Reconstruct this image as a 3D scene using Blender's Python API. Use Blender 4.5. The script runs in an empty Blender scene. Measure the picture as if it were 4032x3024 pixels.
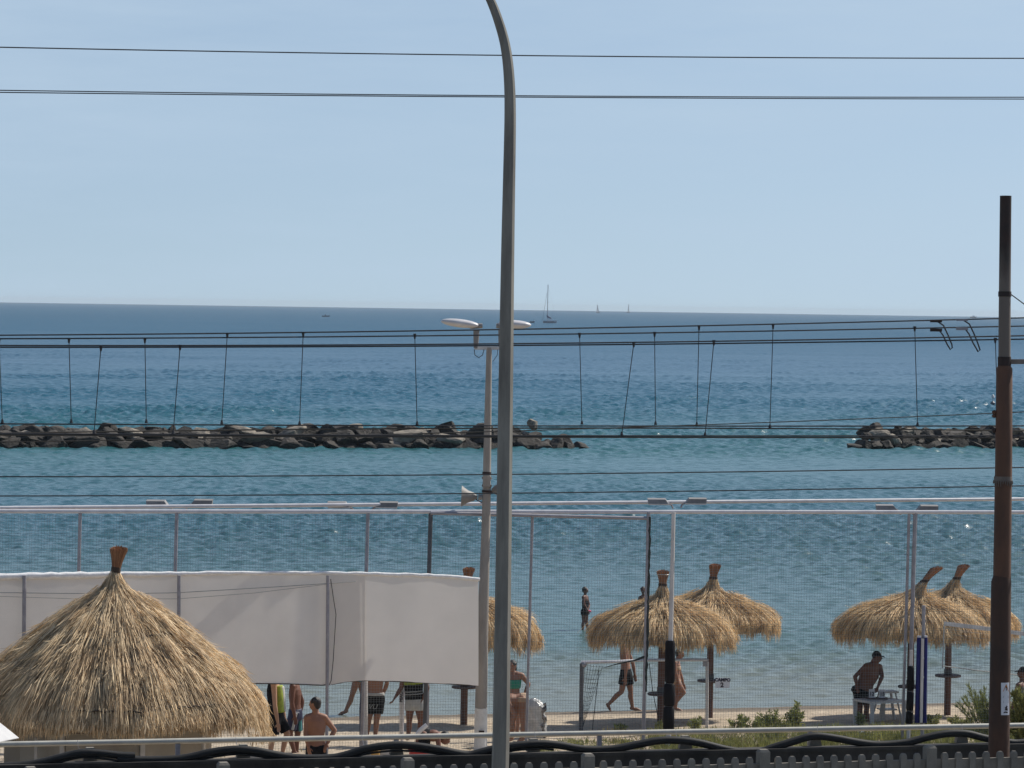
import bpy, bmesh, math, random
import numpy as np
from mathutils import Vector, Matrix, noise
random.seed(7); np.random.seed(7)
S = bpy.context.scene
R = math.radians

# ------------------------------------------------------------------ camera, sky, sun, exposure
CAM_H = 8.7
FPX = 13977.0                      # focal length in pixels of a 4032 px wide frame
PITCH = math.atan((1512 - 1207) / FPX)
ROLL = R(0.84)
cam_d = bpy.data.cameras.new('camera'); cam = bpy.data.objects.new('camera', cam_d)
S.collection.objects.link(cam)
cam_d.sensor_width = 36.0; cam_d.lens = FPX / 4032 * 36.0
cam_d.clip_start = 0.5; cam_d.clip_end = 60000
CM = Matrix.Rotation(math.pi / 2 - PITCH, 3, 'X') @ Matrix.Rotation(ROLL, 3, 'Z')
cam.matrix_world = Matrix.Translation((0, 0, CAM_H)) @ CM.to_4x4()
S.camera = cam

SUN_EL, SUN_AZ = 46.0, 53.0        # azimuth clockwise from +Y (seaward), so the sun stands beyond the beach to the right
sd = Vector((math.sin(R(SUN_AZ)) * math.cos(R(SUN_EL)), math.cos(R(SUN_AZ)) * math.cos(R(SUN_EL)), math.sin(R(SUN_EL))))
W = bpy.data.worlds.new('World'); S.world = W; W.use_nodes = True
nt = W.node_tree; bg = nt.nodes['Background']
sky = nt.nodes.new('ShaderNodeTexSky'); sky.sky_type = 'NISHITA'; sky.sun_disc = False
sky.sun_elevation = R(SUN_EL); sky.sun_rotation = R(SUN_AZ)
sky.altitude = 0; sky.air_density = 1.0; sky.dust_density = 0.9; sky.ozone_density = 1.5
wc = nt.nodes.new('ShaderNodeTexCoord'); wa = nt.nodes.new('ShaderNodeVectorMath'); wa.operation = 'ADD'; wa.inputs[1].default_value = (0, 0, 0.115)
wn = nt.nodes.new('ShaderNodeVectorMath'); wn.operation = 'NORMALIZE'     # clear sea air: no yellow band along the horizon
nt.links.new(wc.outputs['Generated'], wa.inputs[0]); nt.links.new(wa.outputs[0], wn.inputs[0]); nt.links.new(wn.outputs[0], sky.inputs['Vector'])
cm = nt.nodes.new('ShaderNodeMapping'); cm.inputs['Scale'].default_value = (2.2, 2.2, 16); cn = nt.nodes.new('ShaderNodeTexNoise'); cn.inputs['Scale'].default_value = 2.4; cn.inputs['Detail'].default_value = 7; cn.inputs['Roughness'].default_value = 0.62
nt.links.new(wc.outputs['Generated'], cm.inputs['Vector']); nt.links.new(cm.outputs[0], cn.inputs['Vector'])
cr_ = nt.nodes.new('ShaderNodeMapRange'); cr_.inputs['From Min'].default_value = 0.40; cr_.inputs['From Max'].default_value = 0.80; cr_.inputs['To Min'].default_value = 0.35; cr_.inputs['To Max'].default_value = 0.95
nt.links.new(cn.outputs['Fac'], cr_.inputs['Value']); cx = nt.nodes.new('ShaderNodeMixRGB'); cx.inputs[2].default_value = (4.55, 5.85, 7.25, 1)      # thin veil of high cloud
sx_ = nt.nodes.new('ShaderNodeSeparateXYZ'); nt.links.new(wc.outputs['Generated'], sx_.inputs[0])      # the veil lies low over the sea, the zenith stays deep blue
vz = nt.nodes.new('ShaderNodeMapRange'); vz.inputs['From Min'].default_value = 0.10; vz.inputs['From Max'].default_value = 0.45; vz.inputs['To Min'].default_value = 1.0; vz.inputs['To Max'].default_value = 0.04
nt.links.new(sx_.outputs['Z'], vz.inputs['Value']); vm = nt.nodes.new('ShaderNodeMath'); vm.operation = 'MULTIPLY'
nt.links.new(vz.outputs[0], vm.inputs[0]); nt.links.new(cr_.outputs[0], vm.inputs[1]); nt.links.new(vm.outputs[0], cx.inputs[0]); nt.links.new(sky.outputs[0], cx.inputs[1]); nt.links.new(cx.outputs[0], bg.inputs['Color']); bg.inputs['Strength'].default_value = 0.105
sl = bpy.data.lights.new('sun', 'SUN'); so = bpy.data.objects.new('sun', sl); S.collection.objects.link(so)
sl.energy = 5.0; sl.angle = R(0.5); sl.color = (1.0, 0.95, 0.86)
so.rotation_euler = sd.to_track_quat('Z', 'Y').to_euler()
so.location = (30, 40, 60)
S.view_settings.view_transform = 'Standard'; S.view_settings.look = 'None'
S.view_settings.exposure = 0.0; S.view_settings.gamma = 1.0
S.cycles.max_bounces = 8; S.cycles.transparent_max_bounces = 16

# ------------------------------------------------------------------ measuring helpers
CAMP = Vector((0, 0, CAM_H)); FWD = CM @ Vector((0, 0, -1))
def ray(px, py): return CM @ Vector(((px - 2016) / FPX, -(py - 1512) / FPX, -1))
def P(px, py, d): return CAMP + ray(px, py) * d
def G(px, py, z):
    r = ray(px, py); return CAMP + r * ((z - CAM_H) / r.z)
def depth(p): return (Vector(p) - CAMP).dot(FWD)

SH_A, SH_B = G(1500, 2820, 0), G(3350, 2777, 0)
CE = (SH_B - SH_A).normalized(); CN = Vector((CE.y, -CE.x, 0))     # along the coast, inland
def UV(p): q = Vector((p[0], p[1], 0)) - SH_A; return q.dot(CN), q.dot(CE)
def XY(u, v, z=0.0): q = SH_A + CN * u + CE * v; return Vector((q.x, q.y, z))
U_WALL = UV(G(1900, 2985, 2.1))[0]
def zprof(u):
    if u < -25: return -1.5
    if u < 0: return 0.06 * u
    if u < 7: return 0.06 * u
    if u < 12: t = (u - 7) / 5; return 0.42 + 0.09 * (1 - (1 - t) ** 2)
    if u < U_WALL + 0.1: return 0.51
    if u < U_WALL + 0.25: return 0.51 + (u - U_WALL - 0.1) / 0.15 * 0.89
    return 1.4
def zg(p): return zprof(UV(p)[0])
def GR(px, py):                     # pixel to the point of the ground it shows
    r = ray(px, py); lo, hi = 50.0, 120.0
    for _ in range(50):
        m = (lo + hi) / 2; p = CAMP + r * m
        if p.z > zg(p): lo = m
        else: hi = m
    return CAMP + r * lo
def snap(p): return Vector((p[0], p[1], zg(p)))

# ------------------------------------------------------------------ materials
def mat(name, col, rough=0.7, col2=None, nscale=6.0, ndetail=6.0, contrast=(0.35, 0.65), bump=0.0, bscale=40.0, bdist=0.01,
        metal=0.0, spec=0.5, stretch=None, transl=0.0, island=0.0, coords='Object'):
    m = bpy.data.materials.new(name); m.use_nodes = True
    n = m.node_tree.nodes; l = m.node_tree.links; b = n['Principled BSDF']
    b.inputs['Roughness'].default_value = rough; b.inputs['Metallic'].default_value = metal
    b.inputs['Specular IOR Level'].default_value = spec
    tc = n.new('ShaderNodeTexCoord'); vec = tc.outputs[coords]
    if stretch:
        mp = n.new('ShaderNodeMapping'); mp.inputs['Scale'].default_value = stretch
        l.new(vec, mp.inputs['Vector']); vec = mp.outputs[0]
    out = None
    if col2 is None: col2 = tuple(c * 0.82 for c in col)
    nz = n.new('ShaderNodeTexNoise'); nz.inputs['Scale'].default_value = nscale; nz.inputs['Detail'].default_value = ndetail
    nz.inputs['Roughness'].default_value = 0.65
    l.new(vec, nz.inputs['Vector'])
    rp = n.new('ShaderNodeValToRGB'); rp.color_ramp.elements[0].position = contrast[0]; rp.color_ramp.elements[1].position = contrast[1]
    rp.color_ramp.elements[0].color = (*col, 1); rp.color_ramp.elements[1].color = (*col2, 1)
    l.new(nz.outputs['Fac'], rp.inputs['Fac']); out = rp.outputs['Color']
    if island:
        g = n.new('ShaderNodeNewGeometry'); mr = n.new('ShaderNodeMapRange')
        mr.inputs['To Min'].default_value = 1 - island; mr.inputs['To Max'].default_value = 1 + island
        l.new(g.outputs['Random Per Island'], mr.inputs['Value'])
        hs = n.new('ShaderNodeHueSaturation'); l.new(mr.outputs[0], hs.inputs['Value']); l.new(out, hs.inputs['Color']); out = hs.outputs[0]
    l.new(out, b.inputs['Base Color'])
    if bump:
        nb = n.new('ShaderNodeTexNoise'); nb.inputs['Scale'].default_value = bscale; nb.inputs['Detail'].default_value = 5
        l.new(vec, nb.inputs['Vector'])
        bp = n.new('ShaderNodeBump'); bp.inputs['Strength'].default_value = bump; bp.inputs['Distance'].default_value = bdist
        l.new(nb.outputs['Fac'], bp.inputs['Height']); l.new(bp.outputs[0], b.inputs['Normal'])
    if transl:
        tr = n.new('ShaderNodeBsdfTranslucent'); l.new(out, tr.inputs['Color'])
        mx = n.new('ShaderNodeMixShader'); mx.inputs[0].default_value = transl
        l.new(b.outputs[0], mx.inputs[1]); l.new(tr.outputs[0], mx.inputs[2])
        l.new(mx.outputs[0], n['Material Output'].inputs['Surface'])
    return m

M = {}
M['lamp_concrete'] = mat('lamp_concrete', (0.26, 0.245, 0.21), 0.85, (0.15, 0.14, 0.122), 7, bump=0.35, bscale=60, bdist=0.005, stretch=(1, 1, 0.16))
M['pole_concrete'] = mat('pole_concrete', (0.36, 0.325, 0.285), 0.9, (0.25, 0.225, 0.20), 4, bump=0.3, bscale=30, stretch=(1, 1, 0.25))
M['white_base'] = mat('white_base_paint', (0.78, 0.76, 0.72), 0.7, (0.62, 0.6, 0.56), 8)
M['rust'] = mat('rusty_steel', (0.15, 0.066, 0.034), 0.75, (0.07, 0.036, 0.022), 2.2, bump=0.3, bscale=50, bdist=0.004, stretch=(1, 1, 0.35))
M['rust_dark'] = mat('dark_rusty_steel', (0.088, 0.040, 0.022), 0.8, (0.034, 0.021, 0.015), 2.0, bump=0.3, bscale=50, bdist=0.004, stretch=(1, 1, 0.4))
M['old_paint'] = mat('old_grey_paint', (0.20, 0.17, 0.145), 0.7, (0.10, 0.075, 0.06), 3, bump=0.2, bscale=40, bdist=0.003, stretch=(1, 1, 0.3))
M['black_rust'] = mat('black_rust', (0.022, 0.017, 0.015), 0.8, (0.045, 0.022, 0.018), 4)
M['fence_concrete'] = mat('fence_concrete', (0.255, 0.23, 0.19), 0.95, (0.15, 0.136, 0.115), 3, bump=0.5, bscale=45, bdist=0.008)
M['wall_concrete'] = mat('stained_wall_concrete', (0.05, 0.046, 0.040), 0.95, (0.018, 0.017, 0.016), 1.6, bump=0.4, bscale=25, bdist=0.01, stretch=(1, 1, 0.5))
M['hose'] = mat('black_plastic_hose', (0.010, 0.011, 0.012), 0.6, (0.018, 0.019, 0.020), 3, bump=0.15, bscale=30, spec=0.22)
M['rail_white'] = mat('white_rail_paint', (0.52, 0.50, 0.43), 0.5, (0.42, 0.40, 0.35), 5)
M['pipe_white'] = mat('white_pipe_paint', (0.62, 0.61, 0.63), 0.4, (0.50, 0.49, 0.52), 5)
M['post_grey'] = mat('galvanised_post', (0.34, 0.33, 0.36), 0.5, (0.24, 0.235, 0.26), 6, metal=0.3)
M['post_dark'] = mat('dark_post', (0.06, 0.065, 0.075), 0.6, (0.10, 0.10, 0.11), 5)
M['post_pale'] = mat('pale_post', (0.62, 0.60, 0.58), 0.5, (0.45, 0.43, 0.42), 4, stretch=(1, 1, 0.3))
M['wire'] = mat('dark_wire', (0.03, 0.03, 0.035), 0.6, (0.045, 0.043, 0.045), 8, metal=0.2)
M['wire_brown'] = mat('weathered_copper_wire', (0.10, 0.085, 0.065), 0.6, (0.055, 0.05, 0.04), 8, metal=0.2)
M['tarp'] = mat('grey_shade_cloth', (0.80, 0.75, 0.69), 0.95, (0.74, 0.69, 0.635), 1.3, bump=0.12, bscale=6, bdist=0.02, transl=0.22)
M['tarp_light'] = mat('pale_shade_cloth', (0.86, 0.80, 0.73), 0.95, (0.80, 0.745, 0.68), 1.3, bump=0.12, bscale=6, bdist=0.02, transl=0.26)
M['tape_white'] = mat('white_hem_tape', (0.82, 0.81, 0.80), 0.7, (0.66, 0.65, 0.65), 9, bump=0.4, bscale=14, bdist=0.02)
M['net'] = mat('pale_net_thread', (0.27, 0.30, 0.31), 0.8, (0.16, 0.19, 0.20), 2)
M['net_dark'] = mat('dark_net_thread', (0.03, 0.04, 0.04), 0.8)
M['straw'] = mat('straw', (0.74, 0.56, 0.32), 0.7, (0.52, 0.355, 0.185), 2.2, island=0.55, transl=0.25)
M['straw_old'] = mat('weathered_straw', (0.76, 0.60, 0.38), 0.75, (0.50, 0.36, 0.21), 1.6, island=0.55, transl=0.2)
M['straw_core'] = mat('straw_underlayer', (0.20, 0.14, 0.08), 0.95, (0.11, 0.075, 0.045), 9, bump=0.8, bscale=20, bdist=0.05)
M['tuft'] = mat('reddish_straw', (0.40, 0.20, 0.105), 0.8, (0.26, 0.12, 0.06), 4, island=0.4, transl=0.1)
M['wood'] = mat('reddish_brown_wood', (0.15, 0.075, 0.055), 0.8, (0.09, 0.05, 0.04), 4, stretch=(1, 1, 0.15), bump=0.3, bscale=20)
M['wood_dark'] = mat('brown_table_wood', (0.11, 0.07, 0.07), 0.7, (0.07, 0.05, 0.05), 5)
M['twine'] = mat('dark_twine', (0.06, 0.04, 0.028), 0.9)
M['counter'] = mat('beige_counter_panel', (0.40, 0.36, 0.30), 0.8, (0.30, 0.27, 0.225), 1.2, stretch=(1, 1, 0.4))
M['counter_frame'] = mat('off_white_frame', (0.62, 0.60, 0.57), 0.7, (0.5, 0.48, 0.45), 4)
M['boulder'] = mat('breakwater_stone', (0.062, 0.052, 0.042), 0.92, (0.015, 0.014, 0.013), 1.1, contrast=(0.36, 0.62), bump=0.9, bscale=4.5, bdist=0.09)
M['boulder_sunlit'] = mat('breakwater_stone_sunlit_tint', (0.30, 0.26, 0.205), 0.92, (0.12, 0.105, 0.09), 1.6, bump=0.9, bscale=5, bdist=0.08)  # lighter stone colour standing in for sunlit highlights on the heap
M['skin'] = mat('tanned_skin', (0.30, 0.145, 0.09), 0.6, (0.24, 0.115, 0.07), 5)
M['skin_dark'] = mat('deeply_tanned_skin', (0.17, 0.07, 0.045), 0.6, (0.13, 0.055, 0.035), 5)
M['skin_pale'] = mat('light_tan_skin', (0.45, 0.26, 0.165), 0.6, (0.38, 0.21, 0.13), 5)
M['hair'] = mat('black_hair', (0.012, 0.010, 0.010), 0.6, (0.02, 0.016, 0.014), 30, bump=0.5, bscale=80)
M['black_cloth'] = mat('black_cloth', (0.008, 0.009, 0.011), 0.9, (0.014, 0.015, 0.018), 10, spec=0.15)
M['navy'] = mat('navy_padding', (0.012, 0.014, 0.045), 0.6, (0.018, 0.02, 0.06), 5)
M['blue_pad'] = mat('blue_padding', (0.02, 0.024, 0.15), 0.6, (0.014, 0.018, 0.10), 4, spec=0.25)
M['black_pad'] = mat('black_padding', (0.007, 0.007, 0.009), 0.7, (0.012, 0.012, 0.015), 6, spec=0.2)
M['neon'] = mat('neon_yellow_cloth', (0.34, 0.41, 0.06), 0.8, (0.2, 0.25, 0.04), 9)
M['grey_cloth'] = mat('light_grey_cloth', (0.46, 0.46, 0.44), 0.9, (0.36, 0.36, 0.35), 8)
M['teal_cloth'] = mat('teal_cloth', (0.10, 0.33, 0.34), 0.85, (0.06, 0.24, 0.25), 8)
M['green_cloth'] = mat('green_bikini_cloth', (0.03, 0.26, 0.17), 0.8, (0.02, 0.18, 0.13), 8)
M['pink'] = mat('pink_cloth', (0.62, 0.08, 0.16), 0.8)
M['red'] = mat('red_plastic', (0.50, 0.035, 0.04), 0.5, (0.38, 0.03, 0.03), 3)
M['red_cloth'] = mat('red_cloth', (0.52, 0.02, 0.05), 0.8, (0.36, 0.02, 0.04), 5)
M['yellow'] = mat('yellow_plastic', (0.62, 0.36, 0.09), 0.5, (0.5, 0.28, 0.07), 3)
M['beige_cloth'] = mat('beige_cloth', (0.42, 0.29, 0.19), 0.85, (0.36, 0.24, 0.16), 8)
M['olive_cloth'] = mat('faded_khaki_cloth', (0.25, 0.24, 0.17), 0.9, (0.19, 0.18, 0.13), 6)
M['white_plastic'] = mat('white_plastic', (0.60, 0.59, 0.57), 0.4, (0.50, 0.49, 0.47), 3)
M['wrap'] = mat('clear_plastic_wrap', (0.72, 0.72, 0.71), 0.18, (0.50, 0.50, 0.49), 7, bump=0.9, bscale=9, bdist=0.04, transl=0.3)
M['board_white'] = mat('white_board', (0.70, 0.70, 0.72), 0.6, (0.6, 0.6, 0.62), 5)
M['ink'] = mat('dark_ink', (0.015, 0.010, 0.035), 0.7)
M['ink_grey'] = mat('grey_print', (0.30, 0.31, 0.31), 0.8)
M['orange'] = mat('orange_sign_paint', (0.55, 0.20, 0.04), 0.6)
M['white_cloth'] = mat('white_parasol_cloth', (0.80, 0.80, 0.80), 0.9, (0.7, 0.7, 0.71), 3, transl=0.25)
M['horn'] = mat('grey_horn_plastic', (0.24, 0.225, 0.21), 0.6, (0.17, 0.16, 0.15), 5)
M['lamp_shell'] = mat('pale_lamp_shell', (0.62, 0.60, 0.60), 0.35, (0.5, 0.485, 0.49), 4)
M['flood'] = mat('grey_floodlight_metal', (0.30, 0.28, 0.265), 0.5, (0.2, 0.19, 0.18), 6, metal=0.2)
M['glass'] = mat('lamp_glass', (0.35, 0.36, 0.37), 0.1)
M['hull_white'] = mat('white_hull', (0.75, 0.76, 0.78), 0.3, (0.66, 0.67, 0.69), 1)
M['hull_dark'] = mat('dark_hull', (0.06, 0.075, 0.10), 0.5, (0.08, 0.095, 0.12), 1)
M['mast'] = mat('grey_spar', (0.20, 0.19, 0.24), 0.5)
M['sail_blue'] = mat('blue_sail_cover', (0.05, 0.06, 0.14), 0.8)
M['sail'] = mat('pale_sail', (0.8, 0.8, 0.82), 0.9, transl=0.6)
M['leaf'] = mat('dune_leaf', (0.29, 0.31, 0.10), 0.7, (0.16, 0.18, 0.065), 3, island=0.45, transl=0.25)
M['leaf_light'] = mat('light_dune_leaf', (0.30, 0.30, 0.10), 0.7, (0.17, 0.18, 0.06), 3, island=0.45, transl=0.25)
M['leaf_dry'] = mat('dry_dune_grass', (0.30, 0.25, 0.13), 0.8, (0.2, 0.17, 0.08), 3, island=0.4, transl=0.2)
M['twig'] = mat('grey_twig', (0.14, 0.12, 0.09), 0.9)
M['blue_sheet'] = mat('blue_sheet', (0.10, 0.17, 0.42), 0.6, (0.3, 0.36, 0.5), 6)

def zblend(m, z0, z1, col, wob=0.1, ns=3.0, stretch=(1, 1, 1), world=True):       # a second colour below z0 fading out at z1, with a ragged edge
    n = m.node_tree.nodes; l = m.node_tree.links; b = n['Principled BSDF']; src = b.inputs['Base Color'].links[0].from_socket
    g = n.new('ShaderNodeNewGeometry'); sp = n.new('ShaderNodeSeparateXYZ'); l.new(g.outputs['Position'], sp.inputs[0])
    mp = n.new('ShaderNodeMapping'); mp.inputs['Scale'].default_value = stretch; l.new(g.outputs['Position'], mp.inputs['Vector'])
    t = n.new('ShaderNodeTexNoise'); t.inputs['Scale'].default_value = ns; t.inputs['Detail'].default_value = 5; l.new(mp.outputs[0], t.inputs['Vector'])
    a = n.new('ShaderNodeMath'); a.operation = 'MULTIPLY_ADD'; a.inputs[1].default_value = wob; l.new(t.outputs['Fac'], a.inputs[0]); l.new(sp.outputs['Z'], a.inputs[2])
    mr = n.new('ShaderNodeMapRange'); mr.inputs['From Min'].default_value = z0; mr.inputs['From Max'].default_value = z1; l.new(a.outputs[0], mr.inputs['Value'])
    mx = n.new('ShaderNodeMixRGB'); mx.inputs[1].default_value = (*col, 1); l.new(mr.outputs[0], mx.inputs[0]); l.new(src, mx.inputs[2]); l.new(mx.outputs[0], b.inputs['Base Color'])
zblend(M['boulder'], 0.25, 0.60, (0.018, 0.018, 0.016), 0.5, 1.5); zblend(M['boulder_sunlit'], 0.10, 0.40, (0.02, 0.02, 0.018), 0.5, 1.5)
M['mast_top'] = mat('old_grey_paint_rusting', (0.022, 0.017, 0.015), 0.75, (0.045, 0.024, 0.018), 4)
zblend(M['mast_top'], P(3958, 1010, 45.2).z, P(3958, 850, 45.2).z, (0.15, 0.125, 0.105), 0.75, 9, (1, 1, 0.25))

# ------------------------------------------------------------------ mesh builder
class MB:
    def __init__(s): s.v = []; s.f = []
    def add(s, vs, fs):
        o = len(s.v); s.v += [tuple(v) for v in vs]; s.f += [tuple(i + o for i in f) for f in fs]; return s
    def quad(s, a, b, c, d): return s.add([a, b, c, d], [(0, 1, 2, 3)])
    def box(s, c, size, rot=None):
        c = Vector(c); h = Vector(size) / 2; R3 = rot or Matrix.Identity(3)
        vs = [c + R3 @ Vector((x * h.x, y * h.y, z * h.z)) for z in (-1, 1) for y in (-1, 1) for x in (-1, 1)]
        return s.add(vs, [(0, 2, 3, 1), (4, 5, 7, 6), (0, 1, 5, 4), (2, 6, 7, 3), (0, 4, 6, 2), (1, 3, 7, 5)])
    def bar(s, a, b, w, h, up=Vector((0, 0, 1))):       # a rectangular bar from a to b
        a, b = Vector(a), Vector(b); d = (b - a).normalized(); sx = d.cross(up).normalized(); sy = sx.cross(d)
        vs = [p + sx * (w / 2 * i) + sy * (h / 2 * j) for p in (a, b) for i, j in ((-1, -1), (1, -1), (1, 1), (-1, 1))]
        return s.add(vs, [(3, 2, 1, 0), (4, 5, 6, 7), (0, 1, 5, 4), (1, 2, 6, 5), (2, 3, 7, 6), (3, 0, 4, 7)])
    def tube(s, pts, rad, n=8, rot=0.0, cap=True, ref=None):
        pts = [Vector(p) for p in pts]; k = len(pts)
        rad = [rad] * k if isinstance(rad, (int, float)) else list(rad)
        t0 = (pts[1] - pts[0]).normalized()
        ref = Vector(ref) if ref is not None else (Vector((0, -1, 0)) if abs(t0.y) < 0.9 else Vector((1, 0, 0)))
        vs = []; nrm = (ref - t0 * ref.dot(t0)).normalized()
        for i, p in enumerate(pts):
            t = ((pts[min(i + 1, k - 1)] - pts[max(i - 1, 0)])).normalized()
            nrm = (nrm - t * nrm.dot(t)).normalized(); bi = t.cross(nrm)
            for j in range(n):
                a = rot + 2 * math.pi * j / n
                vs.append(p + (nrm * math.cos(a) + bi * math.sin(a)) * rad[i])
        fs = [(i * n + j, i * n + (j + 1) % n, (i + 1) * n + (j + 1) % n, (i + 1) * n + j) for i in range(k - 1) for j in range(n)]
        if cap: fs += [tuple(range(n - 1, -1, -1)), tuple(range((k - 1) * n, k * n))]
        return s.add(vs, fs)
    def loft(s, pts, rx, ry, right, n=14):               # elliptical closed loft, for torsos and clothing
        pts = [Vector(p) for p in pts]; k = len(pts); vs = []
        for i, p in enumerate(pts):
            t = (pts[min(i + 1, k - 1)] - pts[max(i - 1, 0)]).normalized()
            rt = (Vector(right) - t * Vector(right).dot(t)).normalized(); fw = t.cross(rt)
            for j in range(n):
                a = 2 * math.pi * j / n; vs.append(p + rt * (rx[i] * math.cos(a)) + fw * (ry[i] * math.sin(a)))
        fs = [(i * n + j, i * n + (j + 1) % n, (i + 1) * n + (j + 1) % n, (i + 1) * n + j) for i in range(k - 1) for j in range(n)]
        fs += [tuple(range(n - 1, -1, -1)), tuple(range((k - 1) * n, k * n))]
        return s.add(vs, fs)
    def capsule(s, a, b, ra, rb, n=12):
        a, b = Vector(a), Vector(b); d = (b - a).normalized()
        pts = []; rad = []
        for t in (85, 60, 30): pts.append(a - d * ra * math.sin(R(t))); rad.append(ra * math.cos(R(t)))
        pts += [a, b]; rad += [ra, rb]
        for t in (30, 60, 85): pts.append(b + d * rb * math.sin(R(t))); rad.append(rb * math.cos(R(t)))
        return s.tube(pts, rad, n)
    def ball(s, c, r, rot=None, seg=14, rings=9):
        c = Vector(c); r = Vector(r) if not isinstance(r, (int, float)) else Vector((r, r, r)); R3 = rot or Matrix.Identity(3)
        vs = [c + R3 @ Vector((0, 0, -r.z))]
        for i in range(1, rings):
            ph = -math.pi / 2 + math.pi * i / rings
            for j in range(seg):
                a = 2 * math.pi * j / seg
                vs.append(c + R3 @ Vector((r.x * math.cos(ph) * math.cos(a), r.y * math.cos(ph) * math.sin(a), r.z * math.sin(ph))))
        vs.append(c + R3 @ Vector((0, 0, r.z))); fs = []
        for j in range(seg): fs.append((0, 1 + (j + 1) % seg, 1 + j))
        for i in range(rings - 2):
            for j in range(seg):
                a = 1 + i * seg + j; b = 1 + i * seg + (j + 1) % seg; fs.append((a, b, b + seg, a + seg))
        t = len(vs) - 1
        for j in range(seg): fs.append((t, 1 + (rings - 2) * seg + j, 1 + (rings - 2) * seg + (j + 1) % seg))
        return s.add(vs, fs)
    def lathe(s, c, prof, n=24, cap=True):
        c = Vector(c); vs = [c + Vector((r * math.cos(2 * math.pi * j / n), r * math.sin(2 * math.pi * j / n), z)) for r, z in prof for j in range(n)]
        k = len(prof)
        fs = [(i * n + j, i * n + (j + 1) % n, (i + 1) * n + (j + 1) % n, (i + 1) * n + j) for i in range(k - 1) for j in range(n)]
        if cap: fs += [tuple(range(n - 1, -1, -1)), tuple(range((k - 1) * n, k * n))]
        return s.add(vs, fs)
    def build(s, name, m, parent=None, o=(0, 0, 0), smooth=True):
        me = bpy.data.meshes.new(name); o = Vector(o)
        me.from_pydata([(v[0] - o.x, v[1] - o.y, v[2] - o.z) for v in s.v], [], s.f); me.materials.append(m)
        if smooth is True: me.polygons.foreach_set('use_smooth', [True] * len(me.polygons)); 
        ob = bpy.data.objects.new(name, me); S.collection.objects.link(ob)
        if smooth is True:
            try: me.set_sharp_from_angle(angle=R(40))
            except Exception: pass
        if parent: ob.parent = parent
        return ob

ORG = {}
def tag(o, label=None, cat=None, group=None, kind=None):
    if label: o['label'] = label
    if cat: o['category'] = cat
    if group: o['group'] = group
    if kind: o['kind'] = kind
    return o
def thing(name, label, cat, loc=(0, 0, 0), group=None):
    o = bpy.data.objects.new(name, None); S.collection.objects.link(o); o.location = loc; o.empty_display_size = 0.2
    ORG[o] = Vector(loc); return tag(o, label, cat, group)
def part(name, mb, m, root, smooth=True, label=None):
    top = root
    while top.parent: top = top.parent
    o = mb.build(name, m, root, ORG[top], smooth)
    if label: o['label'] = label
    return o
def solo(name, mb, m, label, cat, group=None, smooth=True):
    a = np.array(mb.v); c = (a.min(0) + a.max(0)) / 2; loc = (c[0], c[1], a[:, 2].min())
    o = mb.build(name, m, None, loc, smooth); o.location = loc; ORG[o] = Vector(loc)
    return tag(o, label, cat, group)
def struct(name, mb, m, smooth=True):
    o = mb.build(name, m, None, (0, 0, 0), smooth); o['kind'] = 'structure'; return o
def dup(root, loc=None, rz=None, label=None):
    r = root.copy(); S.collection.objects.link(r)
    if loc is not None: r.location = loc
    if rz is not None: r.rotation_euler = (0, 0, rz)
    if label: r['label'] = label
    for ch in root.children:
        c = ch.copy(); S.collection.objects.link(c); c.parent = r
        for g in ch.children: d = g.copy(); S.collection.objects.link(d); d.parent = c
    return r
def text(body, size, c, m, parent, rot=None, name='lettering', ext=0.002, bold=0.0):
    cu = bpy.data.curves.new(name, 'FONT'); cu.body = body; cu.size = size; cu.align_x = 'CENTER'; cu.align_y = 'CENTER'; cu.extrude = ext; cu.offset = bold
    t = bpy.data.objects.new(name, cu); S.collection.objects.link(t)
    dg = bpy.context.evaluated_depsgraph_get(); me = bpy.data.meshes.new_from_object(t.evaluated_get(dg)); bpy.data.objects.remove(t)
    R3 = rot or Matrix.Rotation(math.pi / 2, 3, 'X'); mb = MB()
    mb.add([Vector(c) + R3 @ v.co for v in me.vertices], [tuple(p.vertices) for p in me.polygons])
    return part(name, mb, m, parent, False)

# ------------------------------------------------------------------ the setting: ground, sea, sky-lit air
def nz(p, s): return noise.noise(Vector(p) * s)
gm = bpy.data.materials.new('sand'); gm.use_nodes = True
n = gm.node_tree.nodes; l = gm.node_tree.links; b = n['Principled BSDF']
b.inputs['Roughness'].default_value = 0.95; b.inputs['Specular IOR Level'].default_value = 0.2
at = n.new('ShaderNodeAttribute'); at.attribute_name = 'u'
tc = n.new('ShaderNodeTexCoord')
n1 = n.new('ShaderNodeTexNoise'); n1.inputs['Scale'].default_value = 2.2; n1.inputs['Detail'].default_value = 10; n1.inputs['Roughness'].default_value = 0.75
n2 = n.new('ShaderNodeTexNoise'); n2.inputs['Scale'].default_value = 9; n2.inputs['Detail'].default_value = 8
l.new(tc.outputs['Object'], n1.inputs['Vector']); l.new(tc.outputs['Object'], n2.inputs['Vector'])
r1 = n.new('ShaderNodeValToRGB'); r1.color_ramp.elements[0].position = 0.36; r1.color_ramp.elements[1].position = 0.66
r1.color_ramp.elements[0].color = (0.36, 0.29, 0.215, 1); r1.color_ramp.elements[1].color = (0.53, 0.445, 0.335, 1)
l.new(n1.outputs['Fac'], r1.inputs['Fac'])
r2 = n.new('ShaderNodeValToRGB'); r2.color_ramp.elements[0].position = 0.30; r2.color_ramp.elements[1].position = 0.44
r2.color_ramp.elements[0].color = (0.35, 0.33, 0.30, 1); r2.color_ramp.elements[1].color = (1, 1, 1, 1)
l.new(n2.outputs['Fac'], r2.inputs['Fac'])
mu = n.new('ShaderNodeMixRGB'); mu.blend_type = 'MULTIPLY'; mu.inputs[0].default_value = 0.8
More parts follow.
